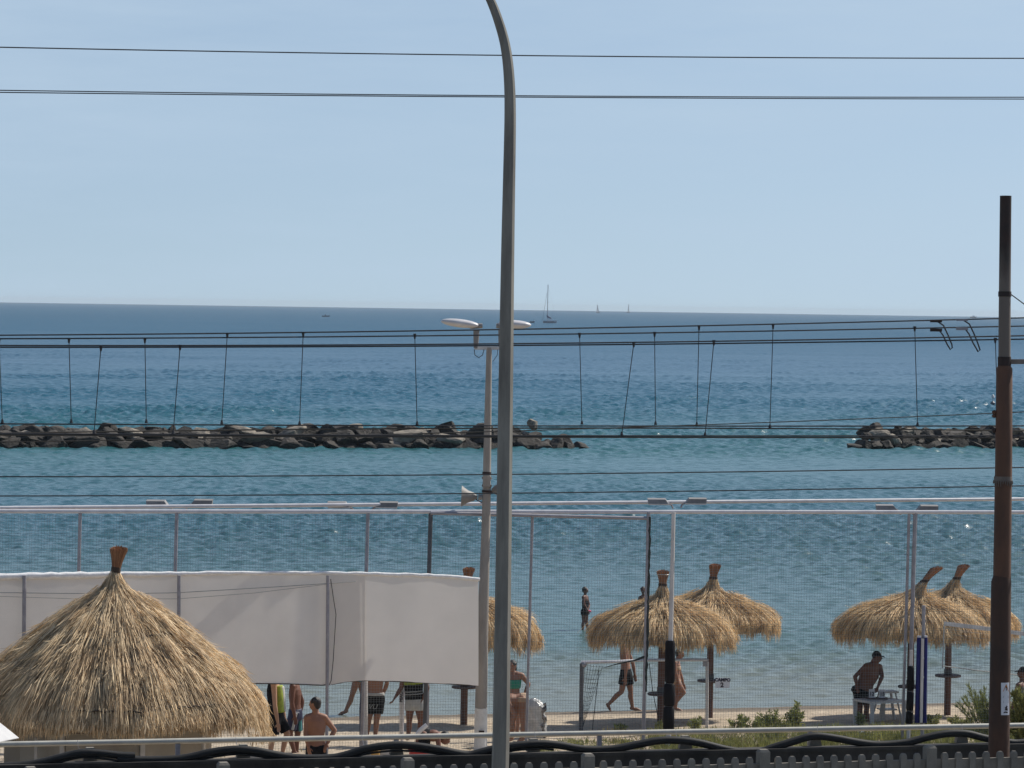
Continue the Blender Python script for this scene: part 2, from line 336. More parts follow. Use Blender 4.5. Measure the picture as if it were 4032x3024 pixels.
l.new(r1.outputs[0], mu.inputs[1]); l.new(r2.outputs[0], mu.inputs[2])
wet = n.new('ShaderNodeMapRange'); wet.inputs['From Min'].default_value = 0.35; wet.inputs['From Max'].default_value = 1.1
n3 = n.new('ShaderNodeTexNoise'); n3.inputs['Scale'].default_value = 0.5; l.new(tc.outputs['Object'], n3.inputs['Vector'])
ad = n.new('ShaderNodeMath'); ad.operation = 'SUBTRACT'; l.new(at.outputs['Fac'], ad.inputs[0]); l.new(n3.outputs['Fac'], ad.inputs[1])
l.new(ad.outputs[0], wet.inputs['Value'])
wm = n.new('ShaderNodeMixRGB'); wm.inputs[1].default_value = (0.16, 0.13, 0.10, 1)
l.new(wet.outputs[0], wm.inputs[0]); l.new(mu.outputs[0], wm.inputs[2])
back = n.new('ShaderNodeMapRange'); back.inputs['From Min'].default_value = U_WALL; back.inputs['From Max'].default_value = U_WALL + 0.2
l.new(at.outputs['Fac'], back.inputs['Value'])
bm_ = n.new('ShaderNodeMixRGB'); bm_.inputs[2].default_value = (0.17, 0.16, 0.14, 1)
l.new(back.outputs[0], bm_.inputs[0]); l.new(wm.outputs[0], bm_.inputs[1]); l.new(bm_.outputs[0], b.inputs['Base Color'])
bp = n.new('ShaderNodeBump'); bp.inputs['Strength'].default_value = 0.9; bp.inputs['Distance'].default_value = 0.06
l.new(n2.outputs['Fac'], bp.inputs['Height']); l.new(bp.outputs[0], b.inputs['Normal'])

us = [-400, -100, -40, -25, -15, -8, -4, -2] + list(np.arange(-1, 24, 0.25)) + [U_WALL - 0.1, U_WALL + 0.1, U_WALL + 0.25, U_WALL + 1, U_WALL + 4, U_WALL + 10, 60, 90, 150, 300, 600]
us = sorted(u for u in us if True)
vsl = [-500, -200, -100, -60, -40] + list(np.arange(-30, 40, 0.4)) + [50, 70, 110, 210, 500]
mb = MB(); nu, nv = len(us), len(vsl); uat = []
for u in us:
    for v in vsl:
        p = XY(u, v); z = zprof(u)
        if 1.5 < u < U_WALL - 0.2: z += 0.05 * nz(p, 0.7) + 0.035 * nz(p, 2.3)
        elif 0 <= u <= 1.5: z += 0.025 * nz(p, 0.35) * u
        mb.v.append((p.x, p.y, z)); uat.append(u)
for i in range(nu - 1):
    for j in range(nv - 1):
        a = i * nv + j; mb.f.append((a, a + nv, a + nv + 1, a + 1))
go = struct('ground', mb, gm)
go.data.attributes.new('u', 'FLOAT', 'POINT').data.foreach_set('value', uat)

# sea: one sheet to the horizon with rippled surface
sm = bpy.data.materials.new('sea_water'); sm.use_nodes = True
n = sm.node_tree.nodes; l = sm.node_tree.links; b = n['Principled BSDF']
b.inputs['Roughness'].default_value = 0.24; b.inputs['IOR'].default_value = 1.33
tc = n.new('ShaderNodeTexCoord')
def npt(scale, stretch, detail=3.0, rough=0.55):
    mp = n.new('ShaderNodeMapping'); mp.inputs['Scale'].default_value = stretch; mp.inputs['Rotation'].default_value = (0, 0, -math.atan2(CE.y, CE.x))
    t = n.new('ShaderNodeTexNoise'); t.inputs['Scale'].default_value = scale; t.inputs['Detail'].default_value = detail; t.inputs['Roughness'].default_value = rough
    l.new(tc.outputs['Object'], mp.inputs['Vector']); l.new(mp.outputs[0], t.inputs['Vector']); return t.outputs['Fac']
def math_(op, a, bb):
    m = n.new('ShaderNodeMath'); m.operation = op
    for i, x in enumerate((a, bb)):
        if isinstance(x, (int, float)): m.inputs[i].default_value = x
        else: l.new(x, m.inputs[i])
    return m.outputs[0]
w1 = npt(2.6, (0.7, 1.0, 1), 4); w2 = npt(7.0, (0.8, 1, 1), 3)
geo = n.new('ShaderNodeNewGeometry')
dt = n.new('ShaderNodeVectorMath'); dt.operation = 'DOT_PRODUCT'; dt.inputs[1].default_value = (-CN.x, -CN.y, 0); l.new(geo.outputs['Position'], dt.inputs[0])
off = (SH_A.x * -CN.x + SH_A.y * -CN.y)
fr = n.new('ShaderNodeMapRange'); fr.inputs['From Min'].default_value = off + 250; fr.inputs['From Max'].default_value = off + 1500
fr.inputs['To Min'].default_value = 0.0; fr.inputs['To Max'].default_value = 1.3
l.new(dt.outputs['Value'], fr.inputs['Value'])
w3 = npt(0.55, (0.6, 1, 1), 3)
h = math_('ADD', math_('MULTIPLY', w3, fr.outputs[0]), math_('ADD', math_('MULTIPLY', w1, 0.055), math_('MULTIPLY', w2, 0.010)))
bp = n.new('ShaderNodeBump'); bp.inputs['Strength'].default_value = 1.0; bp.inputs['Distance'].default_value = 1.0
l.new(h, bp.inputs['Height']); l.new(bp.outputs[0], b.inputs['Normal'])
mr = n.new('ShaderNodeMapRange'); mr.inputs['From Min'].default_value = off; mr.inputs['From Max'].default_value = off + 420
l.new(dt.outputs['Value'], mr.inputs['Value'])
cr = n.new('ShaderNodeValToRGB'); e = cr.color_ramp.elements
e[0].position = 0.0; e[0].color = (0.15, 0.165, 0.13, 1)
e[1].position = 1.0; e[1].color = (0.012, 0.074, 0.132, 1)
for pos, c in ((0.03, (0.07, 0.13, 0.125)), (0.16, (0.030, 0.095, 0.125)), (0.30, (0.024, 0.102, 0.112)), (0.55, (0.014, 0.086, 0.132))):
    x = cr.color_ramp.elements.new(pos); x.color = (*c, 1)
pat = npt(0.035, (0.25, 1, 1), 5, 0.6)
pat2 = npt(0.0032, (0.16, 1, 1), 4, 0.6); ps = math_('ADD', math_('MULTIPLY', math_('SUBTRACT', pat, 0.5), 0.10), math_('MULTIPLY', math_('SUBTRACT', pat2, 0.5), 0.14))
l.new(math_('ADD', mr.outputs[0], ps), cr.inputs['Fac']); l.new(cr.outputs[0], b.inputs['Base Color'])
df = n.new('ShaderNodeBsdfDiffuse'); l.new(cr.outputs[0], df.inputs['Color']); mxs = n.new('ShaderNodeMixShader')     # far out the wave backs show more of the water's own colour
fm = n.new('ShaderNodeMapRange'); fm.inputs['From Min'].default_value = off + 120; fm.inputs['From Max'].default_value = off + 900; fm.inputs['To Min'].default_value = 0.05; fm.inputs['To Max'].default_value = 0.48
l.new(dt.outputs['Value'], fm.inputs['Value']); l.new(math_('ADD', fm.outputs[0], math_('MULTIPLY', ps, 2.2)), mxs.inputs[0]); l.new(b.outputs[0], mxs.inputs[1]); l.new(df.outputs[0], mxs.inputs[2]); l.new(mxs.outputs[0], n['Material Output'].inputs['Surface'])
ys = [45.0, 66.0]
while ys[-1] < 9000:
    d = ys[-1]; ys.append(d + (0.17 if d < 130 else 0.17 * (d / 130) ** (1.0 if d < 420 else 1.75)))
ta = np.concatenate([[-2.2, -1.2, -0.7, -0.4, -0.28], np.linspace(-0.19, 0.19, 620), [0.28, 0.4, 0.7, 1.2, 2.2]])
YY, TT = np.meshgrid(np.array(ys), ta, indexing='ij'); XX = YY * TT
UU = (XX - SH_A.x) * CN.x + (YY - SH_A.y) * CN.y
rng = np.random.default_rng(3); ZZ = np.zeros_like(XX)
base = math.atan2(CN.y, CN.x)
for i in range(64):
    lam = 0.32 * (2.6 / 0.32) ** rng.random() ** 1.15; k = 2 * math.pi / lam
    th = base + 0.35 + rng.normal() * 0.7; amp = 0.0118 * lam ** 0.9
    ph = (XX * math.cos(th) + YY * math.sin(th)) * k + rng.random() * 6.283
    fade = np.clip(1.7 - YY / (lam * 330), 0.0, 1.0)
    sn = np.sin(ph); amp *= 1.25 if lam < 1 else 1.0
    if lam > 1.1: fade = fade * np.clip((YY - 95) / 150, 0.12, 1)
    ZZ += amp * fade * (sn + 0.35 * sn * sn - 0.17)
gust = np.zeros_like(XX)
for i in range(16):
    th = base + rng.normal() * 1.0; lam = 25 * 8 ** rng.random()
    gust += np.sin((XX * math.cos(th) + YY * math.sin(th)) * 6.283 / lam + rng.random() * 6.283) / 4
ZZ *= (1 + 0.5 * np.clip(gust, -1.2, 1.2))
ZZ *= np.clip(0.58 + (YY - 95) / 330, 0.58, 1.0); ZZ *= np.clip(-UU / 14 + 0.12, 0.12, 1.0) * (1 - 0.5 * np.exp(-((UU + 98) / 26.0) ** 2))
ZZ[np.abs(TT) > 0.2] = 0
me = bpy.data.meshes.new('sea'); NR, NC = XX.shape
me.vertices.add(NR * NC); me.vertices.foreach_set('co', np.stack([XX, YY, ZZ], -1).astype(np.float32).ravel())
ia = (np.arange(NR - 1)[:, None] * NC + np.arange(NC - 1)[None, :]).ravel()
q = np.stack([ia, ia + 1, ia + NC + 1, ia + NC], 1).astype(np.int32)
me.loops.add(q.size); me.loops.foreach_set('vertex_index', q.ravel()); me.polygons.add(len(q))
me.polygons.foreach_set('loop_start', np.arange(0, q.size, 4, dtype=np.int32)); me.update(calc_edges=True)
me.polygons.foreach_set('use_smooth', [True] * len(q)); me.materials.append(sm)
sea = bpy.data.objects.new('sea', me); S.collection.objects.link(sea); sea['kind'] = 'structure'
print('sea', NR, NC)

# ------------------------------------------------------------------ breakwaters: every boulder a thing of its own
def rock_mesh(seed):
    rd = random.Random(seed); bm = bmesh.new(); bmesh.ops.create_icosphere(bm, subdivisions=3, radius=1.0)
    cuts = [(Vector((rd.gauss(0, 1), rd.gauss(0, 1), rd.gauss(0, 1))).normalized(), rd.uniform(0.42, 0.76)) for _ in range(12)]
    o = Vector((rd.random() * 50, rd.random() * 50, 0))
    for v in bm.verts:
        p = v.co.copy()
        for nn, dd in cuts:
            k = p.dot(nn)
            if k > dd: p -= nn * (k - dd) * 0.99
        p *= 1.22 * (1 + 0.05 * noise.noise(p * 1.7 + o) + 0.05 * noise.noise(p * 4.5 + o))
        v.co = p
    me = bpy.data.meshes.new('boulder'); bm.to_mesh(me); bm.free()
    return me
RM = [rock_mesh(i) for i in range(10)]
for i, me in enumerate(RM): me.materials.append(M['boulder'])
RP = [rock_mesh(40 + i) for i in range(4)]
for me in RP: me.materials.append(M['boulder_sunlit'])
rr = random.Random(11)
def boulder(p, size, label, group, pale=False):
    o = bpy.data.objects.new('boulder', rr.choice(RP if pale else RM)); S.collection.objects.link(o)
    o.location = p; o.rotation_euler = (rr.uniform(-.35, .35), rr.uniform(-.35, .35), rr.uniform(0, 6.3)); o.scale = size
    return tag(o, label, 'boulder', group)
def breakwater(px0, px1, y0, y1, label, group, prof, seed):
    rr.seed(seed); A, B = G(px0, y0, 0), G(px1, y1, 0); L = (B - A).length; e = (B - A).normalized(); back = Vector((-e.y, e.x, 0))
    x = 0.0
    rows = ((-0.1, 0.05, 1.15, 0.64), (0.5, 0.42, 1.1, 0.58), (1.2, 0.72, 1.05, 0.55), (2.0, 0.84, 1.15, 0.52))
    for off_, z, step, sz in rows:
        x = rr.uniform(-0.5, 0.3)
        while x < L:
            w = sz * rr.choice((0.6, 0.8, 1.0, 1.2, 1.6)) * rr.uniform(0.9, 1.1); hgt = prof(x / L); k = min(1.0, hgt)
            if z <= 0.1 or k * 1.1 > z * rr.uniform(0.9, 1.1):
                p = A + e * x + back * (off_ + rr.uniform(-0.2, 0.2)); p.z = z * (0.5 + 0.5 * k) + rr.uniform(-0.10, 0.08) + 0.06 * math.sin(x * 0.7)
                pale = z > 0.3 and rr.random() < 0.16  # some upper stones get the lighter colour, sun highlights painted in
                boulder(p, (w * rr.uniform(1.0, 1.5), w * rr.uniform(0.8, 1.1), w * rr.uniform(0.5, 0.68)), label, group, pale)
            x += 1.08 * w * rr.uniform(0.8, 1.15)
breakwater(-130, 2245, 1762, 1766, 'rough dark grey boulder heaped in the long breakwater, crossed by the light pole', 'boulders of the long breakwater',
           lambda t: 0.95 if t < 0.92 else max(0.12, 0.95 - (t - 0.92) * 10.5), 5)
breakwater(3368, 4180, 1766, 1762, 'rough dark grey boulder heaped in the short breakwater, crossed by the rusty mast', 'boulders of the short breakwater',
           lambda t: min(0.92, 0.2 + t * 4.5), 9)
q = G(2284, 1766, 0); boulder(q + Vector((0, 0, 0.0)), (1.15, 0.8, 0.32), 'low flat boulder at the seaward tip of the long breakwater', 'boulders of the long breakwater')
q = G(2225, 1766, 0); boulder(q + Vector((0, 0.3, 0.2)), (0.9, 0.8, 0.5), 'brown boulder beside the low tip of the long breakwater', 'boulders of the long breakwater')
q = P(2100, 1672, depth(G(2100, 1766, 0)) + 2); boulder(q, (0.36, 0.34, 0.36), 'pointed boulder standing alone on top of the long breakwater, right of the lamp post', 'boulders of the long breakwater', True)
q = P(3537, 1688, depth(G(3537, 1766, 0)) + 2); boulder(q, (0.22, 0.25, 0.32), 'small block standing up on the short breakwater crest', 'boulders of the short breakwater')

# ------------------------------------------------------------------ boats
M['hull_grey'] = mat('grey_white_hull', (0.34, 0.36, 0.40), 0.4, (0.26, 0.28, 0.32), 1)
def sail_mb(pts, th=0.04):
    a, b, c = [Vector(p) for p in pts]; t = Vector((0, th, 0)); mb = MB()
    return mb.add([a - t, b - t, c - t, a + t, b + t, c + t], [(0, 1, 2), (5, 4, 3), (0, 3, 4, 1), (1, 4, 5, 2), (2, 5, 3, 0)])
def hull_mb(L, B, H, sheer=0.25):
    mb = MB(); N = 13; rings = []
    for i in range(N):
        t = i / (N - 1); w = B / 2 * (math.sin(math.pi * min(1, 0.30 + t * 0.70)) ** 0.7) * (1 if t < 0.999 else 0.02); w = max(w, 0.02)
        x = (t - 0.5) * L; top = H * (1 + sheer * (2 * t - 0.8) ** 2); low = -0.25 * H
        rings.append([(x, -w, top), (x, -w * 0.85, H * 0.4), (x - 0.03 * L * t, -w * 0.35, low), (x - 0.03 * L * t, w * 0.35, low), (x, w * 0.85, H * 0.4), (x, w, top)])
    vs = [v for r in rings for v in r]; fs = []
    for i in range(N - 1):
        for j in range(6): fs.append((i * 6 + j, i * 6 + (j + 1) % 6, i * 6 + 6 + (j + 1) % 6, i * 6 + 6 + j))
    fs += [tuple(range(5, -1, -1)), tuple(range((N - 1) * 6, N * 6))]
    return mb.add(vs, fs)
p = G(2165, 1272, 0); sc = depth(p) / FPX
r = thing('sailing_yacht', 'white sailing yacht at anchor with bare mast and blue sail cover on its boom', 'sailboat', p)
def lp(px, py, dy=0): q = P(px, py, depth(p)); return Vector((q.x - p.x, dy, q.z - p.z))
def lpart(name, mb, m, root, **k): return mb.build(name, m, root, (0, 0, 0), k.get('smooth', True))
lpart('hull', hull_mb(54 * sc, 2.6, 8 * sc), M['hull_grey'], r)
mb = MB(); mb.box((-1.0 * sc, 0, 11 * sc), (24 * sc, 1.6, 6 * sc)); mb.box((4 * sc, 0, 15 * sc), (9 * sc, 1.3, 4 * sc)); lpart('cabin', mb, M['hull_white'], r)
mb = MB(); mb.box((21 * sc, 0, 9.5 * sc), (12 * sc, 2.0, 5 * sc)); lpart('stern_box', mb, M['hull_white'], r)
lpart('mast', MB().tube([lp(2155, 1262), lp(2158, 1121)], 0.16, 8), M['mast'], r)
lpart('forestay', MB().tube([lp(2136, 1262), lp(2154, 1152)], 0.075, 6), M['mast'], r)
lpart('backstay', MB().tube([lp(2190, 1262), lp(2158, 1122)], 0.015, 6), M['mast'], r)
lpart('spreader', MB().tube([lp(2152, 1190), lp(2163, 1190)], 0.06, 6), M['mast'], r)
lpart('sail_cover', MB().tube([lp(2153, 1242), lp(2160, 1249), lp(2171, 1253)], [0.30, 0.5, 0.28], 8), M['sail_blue'], r)
p = G(2095, 1271, 0); r = thing('dinghy', 'small dark dinghy floating left of the anchored yacht', 'dinghy', p)
lpart('hull', hull_mb(2.6, 1.3, 0.8), M['hull_dark'], r); lpart('outboard_motor', MB().box((1.4, 0, 0.8), (0.35, 0.35, 0.9)), M['hull_white'], r)
for i, (px, yb, yt, lean, lab) in enumerate(((2354, 1232, 1200, 5, 'distant sailboat on the horizon with its mast leaning left, nearest the anchored yacht'),
                                   (2474, 1231, 1197, -3, 'distant sailboat on the horizon with a slim pale sail, farthest from the anchored yacht'))):
    p = G(px, yb, 0); d = depth(p)
    if d > 7600 or d < 0: p = P(px, yb - 1, 7600); p.z = 0; d = 7600
    sc = d / FPX; r = thing('sailboat', lab, 'sailboat', p, 'sailboats on the horizon')
    lpart('hull', hull_mb(14 * sc, 2.4, 2.6 * sc), M['hull_dark'], r)
    top = Vector((-lean * 0.5 * sc, 0, (yb - yt) * sc)); foot = Vector((lean * 0.6 * sc, 0, 2 * sc))
    lpart('mast', MB().tube([foot, top], 0.55, 6), M['mast'], r)
    lpart('sail', sail_mb([foot + Vector((0.1, 0.3, 1)), foot + Vector((-lean * 1.9 * sc, 0.3, 1)), top + Vector((0, 0.3, -1))]), M['sail'], r)
p = G(1283, 1247, 0); r = thing('motorboat', 'low dark motorboat on open water left of the lamp post', 'motorboat', p)
lpart('hull', hull_mb(5.2, 1.8, 0.7), M['hull_dark'], r); lpart('cabin', MB().box((-0.3, 0, 1.1), (0.7, 0.7, 0.9)), M['hull_dark'], r)
p = P(3832, 1252, 6500); p.z = 0; r = thing('motorboat', 'tiny pale motorboat far out near the rusty mast', 'motorboat', p)
lpart('hull', hull_mb(12, 3, 2.4), M['hull_dark'], r); lpart('cabin', MB().box((0.5, 0, 3.4), (4, 2, 2.2)), M['hull_white'], r)
p = G(3909, 1600, 0); r = thing('buoy', 'small dark marker buoy with white top beside the rusty mast', 'buoy', p)
lpart('float', MB().lathe((0, 0, 0), [(0.02, -0.2), (0.22, -0.1), (0.22, 0.35), (0.05, 0.5)], 10), M['hull_dark'], r)
lpart('top_mark', MB().lathe((0, 0, 0), [(0.04, 0.4), (0.05, 0.75), (0.16, 0.8), (0.14, 1.0), (0.02, 1.12)], 8), M['white_plastic'], r)

# ------------------------------------------------------------------ wires of the railway
def curve_path(pts, k=10, d0=None, d1=None):            # pts: (px, py) ; depth runs from d0 at the first to d1 at the last
    xs = np.array([q[0] for q in pts], float); ysn = np.array([q[1] for q in pts], float)
    out = []
    X = np.linspace(xs[0], xs[-1], k)
    co = np.polyfit((xs - 2016) / 2016, ysn, min(2, len(pts) - 1)); yf = np.polyval(co, (X - 2016) / 2016)
    for x, y in zip(X, yf):
        t = (x - xs[0]) / (xs[-1] - xs[0]); d = 1 / ((1 - t) / d0 + t / d1); out.append(P(x, y, d))
    return out
K = 4032 / 2212.0
def D(pts): return [(a * K, b * K) for a, b in pts]
def wire(pts, d0, d1, rad, k=24):                       # pts in the 2212 px picture, run past both edges of it
    pts = D(pts); (x0, y0), (x1, y1) = pts[0], pts[-1]
    X = np.linspace(-700, 4750, k); xs = np.array([q[0] for q in pts]); yv = np.array([q[1] for q in pts])
    co = np.polyfit((xs - 2016) / 2016, yv, min(2, len(pts) - 1)); yf = np.polyval(co, (X - 2016) / 2016)
    t = (X + 700) / 5450.0; return [P(x, y, 1 / ((1 - tt) / d0 + tt / d1)) for x, y, tt in zip(X, yf, t)], co
def wd(px, d0, d1): t = (px + 700) / 5450.0; return 1 / ((1 - t) / d0 + t / d1)

def catenary(label, tops, bots, drops, d0, d1, rb, loc_px):
    r = thing('catenary', label, 'overhead line', P(*loc_px, (d0 + d1) / 2))
    ct = []
    for w_ in tops:
        path, co = wire(w_, d0, d1, 0.010); ct.append(co); part('messenger_wire', MB().tube(path, 0.0105, 6), M['wire'], r)
    cb = []
    for w_ in bots:
        path, co = wire(w_, d0, d1, 0.010); cb.append(co); part('contact_wire', MB().tube(path, rb, 6), M['wire'] if w_ is bots[0] else M['wire_brown'], r)
    for (xt, yt), (xb, yb) in drops:
        a = P(xt * K, yt * K, wd(xt * K, d0, d1)); c = P(xb * K, yb * K, wd(xb * K, d0, d1))
        mb = MB().tube([a, a.lerp(c, 0.5), c], 0.006, 6)
        mb.tube([a + Vector((0, 0, 0.02)), a - Vector((0, 0, 0.05))], [0.024, 0.012], 6); mb.tube([c + Vector((0, 0, 0.05)), c], [0.012, 0.024], 6)
        part('dropper', mb, M['wire'], r)
    return r
catenary('twin black overhead railway wires joined by upright droppers, running above the breakwater crest',
    [[(0, 724.5), (603, 718), (933, 714), (1262, 709), (1755, 699), (2212, 686)], [(0, 732), (603, 728), (933, 724.6), (1262, 722), (1755, 713.6), (2212, 704)]],
    [[(0, 915.7), (603, 918), (1207, 920), (1755, 921), (2212, 919.6)], [(0, 936), (603, 928), (1207, 924), (1755, 927), (2212, 930)]],
    [((149, 733), (154, 914)), ((313, 733), (316, 914)), ((491, 722), (479, 916)), ((655, 720), (647, 918)), ((896, 724), (901, 918)),
     ((1252, 722), (1257, 917)), ((1414, 720), (1416, 918)), ((1510, 706), (1505, 920)), ((1670, 703), (1663, 925)), ((1976, 708), (1982, 920)), ((-2, 735), (5, 914))],
    45.5, 49.5, 0.0105, (1000, 1680))
catenary('twin brown overhead railway wires joined by slanting droppers, in front of the breakwater',
    [[(0, 746.5), (933, 743), (1262, 741.6), (1755, 734), (2212, 725)], [(0, 750), (933, 748), (1262, 745), (1755, 738.7), (2212, 733)]],
    [[(0, 937), (603, 939), (1207, 941.6), (1755, 942), (2212, 941)], [(0, 940), (603, 942), (1207, 944.6), (1755, 945.7), (2212, 945)]],
    [((218, 750), (203, 937)), ((389, 748), (374, 938)), ((1369, 742), (1343, 941)), ((1542, 738), (1523, 942)), ((2150, 733), (2157, 942))],
    43.2, 47.0, 0.0105, (1000, 1720))
def line(label, ws, d0, d1, rad=0.010, m='wire', cat='cable', group=None):
    mb = MB()
    for w_ in ws: mb.tube(wire(w_, d0, d1, rad)[0], rad, 6)
    return solo('power_cable' if cat == 'cable' else 'power_line', mb, M[m], label, cat, group)
line('single thin power line crossing the sky, highest in the photo', [[(0, 102), (1084, 119.5), (2212, 126)]], 38, 41, 0.0075)
line('upper of the two close parallel power lines crossing the sky', [[(0, 195), (1084, 206.5), (2212, 210)]], 38, 41, 0.0065)
line('lower of the two close parallel power lines crossing the sky', [[(0, 199.5), (1084, 209.5), (2212, 214)]], 38, 41, 0.0065)
line('dark cable crossing the calm water between breakwater and the loudspeakers', [[(0, 1030), (603, 1027.6), (1262, 1023.5), (1755, 1017), (2212, 1009.5)]], 43, 47, 0.0085)
line('dark cable crossing in front of the horn loudspeakers', [[(0, 1071), (603, 1070), (1262, 1063.7), (1755, 1056), (2212, 1050)]], 43, 47, 0.0085)
line('brown cable rising from the breakwater foot on the left towards the rusty mast', [[(0, 952), (603, 949), (1000, 937), (1262, 922), (1755, 904.5), (2212, 893)]], 44, 47, 0.007, 'wire_brown')
# jumper loops by the mast
for i, (x0, y0, x1, y1, lab) in enumerate(((2012, 694, 2058, 755, 'black jumper cable loop clamped to the overhead wires, left of the pair'),
                                           (2068, 691, 2118, 760, 'black jumper cable loop clamped to the overhead wires, nearest the rusty mast'))):
    d = 48.2; r = thing('jumper_cable', lab, 'cable', P(x0 * K, y0 * K, d), 'jumper cable loops')
    def jp(a, b): return P(a * K, b * K, d)
    part('cable', MB().tube([jp(x0, y0), jp(x0 + 14, y0 + 1), jp(x0 + 26, y0 + 9), jp(x0 + 36, y0 + 30), jp(x0 + 44, y0 + 50), jp(x1 - 1, y1 - 4), jp(x1 - 5, y1), jp(x0 + 34, y0 + 50), jp(x0 + 25, y0 + 30), jp(x0 + 18, y0 + 21), jp(x0 + 2, y0 + 19)], 0.011, 6), M['wire'], r)
    part('clamp', MB().box(jp(x0 + 10, y0), (0.16, 0.03, 0.03)), M['black_rust' if i == 0 else 'post_grey'], r)
    part('clamp', MB().box(jp(x0 + 10, y0 + 19), (0.16, 0.03, 0.04)), M['black_rust' if i == 0 else 'post_grey'], r)

# ------------------------------------------------------------------ street lamp in front
d = 31.0
def lq(a, b): return P(a * K, b * K, d)
r = thing('street_lamp', 'tall grey concrete street lamp post with curved top, nearest the camera', 'lamp post', lq(1066, 2080))
cl = [(1066, 2085), (1080.5, 1659), (1085, 1400), (1089, 1100), (1093, 800), (1096.5, 560), (1099.5, 400), (1101.5, 300), (1102, 240), (1101, 190), (1097.5, 140), (1091, 96), (1080, 55), (1063, 8), (1040, -38), (1008, -82), (960, -122), (900, -150), (800, -176)]
wdt = [48, 37, 35.5, 33, 31, 28.5, 26.5, 25.4, 24.5, 23.6, 22.6, 21.4, 20.4, 19, 17.5, 16, 15, 14, 13]
CP = [lq(*c) for c in cl]; CR = [w_ * K / FPX * d / 2 * 1.02 for w_ in wdt]
# refine the curved part
def refine(P_, R_, k=4):
    o, q = [], []
    for i in range(len(P_) - 1):
        p0, p1, p2, p3 = P_[max(i - 1, 0)], P_[i], P_[i + 1], P_[min(i + 2, len(P_) - 1)]
        for j in range(k):
            t = j / k
            o.append(0.5 * ((2 * p1) + (p2 - p0) * t + (2 * p0 - 5 * p1 + 4 * p2 - p3) * t * t + (3 * p1 - p0 - 3 * p2 + p3) * t ** 3)); q.append(R_[i] + (R_[i + 1] - R_[i]) * t)
    return o + [P_[-1]], q + [R_[-1]]
a, b_ = refine(CP, CR)
part('post', MB().tube(a, b_, 8, rot=R(22.5 - 30)), M['lamp_concrete'], r, smooth=False)
q = lq(760, -190); part('lamp_head', MB().ball(q, (0.34, 0.12, 0.07)), M['lamp_shell'], r)

# ------------------------------------------------------------------ rusty catenary mast on the right
d = 45.2
def mq(px, py): return P(px, py, d)
mp_ = d / FPX
base = mq(3930, 3100); base.z = 1.4
r = thing('railway_mast', 'tall rusty steel railway mast in stepped tubes with a warning plate', 'mast', base)
def seg(name, pts, m):                                   # pts: px, py, width px
    return part(name, MB().tube([mq(x, y) for x, y, w_ in pts], [w_ * mp_ / 2 for x, y, w_ in pts], 28), M[m], r)
seg('upper_tube', [(3960, 771, 45.6), (3958.6, 900, 45.8), (3956.5, 1150, 47), (3955.5, 1300, 48), (3955, 1452, 48)], 'mast_top')
seg('middle_tube', [(3955, 1440, 50), (3954.6, 1452, 64), (3952, 1800, 67), (3945, 2295, 70)], 'rust')
seg('lower_tube', [(3945, 2270, 70), (3942.5, 2292, 79), (3938, 2650, 81), (3934, 2900, 83), (3931.5, 3100, 84)], 'rust_dark')
seg('upper_collar', [(3956.5, 1148, 52), (3956.3, 1168, 52)], 'black_rust')
seg('arm_collar', [(3955, 1405, 53), (3955, 1440, 53)], 'black_rust')
seg('joint_ring', [(3949.5, 1876, 72), (3949.2, 1894, 72)], 'old_paint')
mb = MB(); rr.seed(4)
for i in range(26):
    an = i / 26 * 6.283; c0 = mq(3949.2, 1892); rad = 35.5 * mp_; a0 = c0 + Vector((math.cos(an) * rad, math.sin(an) * rad, 0))
    mb.tube([a0, a0 + Vector((math.cos(an) * 0.012, math.sin(an) * 0.012, -rr.uniform(0.03, 0.085)))], [0.012, 0.003], 5)
part('spike_collar', mb, M['old_paint'], r)
part('cross_arm', MB().bar(mq(3976, 1424), mq(4330, 1424), 0.06, 0.062), M['old_paint'], r)
part('stay_wire', MB().tube([mq(3982, 1160), mq(4032, 1197), mq(4400, 1480)], 0.008, 6), M['wire'], r)
part('insulator', MB().lathe(mq(3915, 1630), [(0.01, -0.05), (0.035, -0.03), (0.02, 0), (0.035, 0.03), (0.01, 0.05)], 10), M['rust'], r)
part('insulator', MB().lathe(mq(3914, 1694), [(0.01, -0.03), (0.03, -0.02), (0.03, 0.02), (0.01, 0.03)], 10), M['black_rust'], r)
def curvplate(px0, px1, py0, py1, m, name, lift=0.004, parent=r):
    mb = MB(); N = 6; cxp = 3937.5; rad = 40.8 * mp_ + lift; vs = []
    for i in range(N + 1):
        px = px0 + (px1 - px0) * i / N; s_ = max(-0.99, min(0.99, (px - cxp) * mp_ / rad)); y = -math.sqrt(1 - s_ * s_) * rad
        for py in (py0, py1):
            c0 = mq(cxp, py); vs.append(Vector((c0.x + s_ * rad, c0.y + y, c0.z)))
    k = len(vs); vs += [v + Vector((0, 0.003, 0)) for v in vs]
    fs = [(2 * i, 2 * i + 1, 2 * i + 3, 2 * i + 2) for i in range(N)]
    fs += [(k + 2 * i, k + 2 * i + 2, k + 2 * i + 3, k + 2 * i + 1) for i in range(N)]
    fs += [(2 * i, 2 * i + 2, k + 2 * i + 2, k + 2 * i) for i in range(N)] + [(2 * i + 1, k + 2 * i + 1, k + 2 * i + 3, 2 * i + 3) for i in range(N)]
    fs += [(0, k, k + 1, 1), (2 * N, 2 * N + 1, k + 2 * N + 1, k + 2 * N)]
    mb.add(vs, fs); return part(name, mb, M[m], parent)
pl = curvplate(3936, 3970, 2684, 2811, 'board_white', 'warning_plate', 0.006)
c0 = mq(3958, 2704); yy = mq(3937.5, 2704).y - 40.8 * mp_ - 0.012 + 0.012
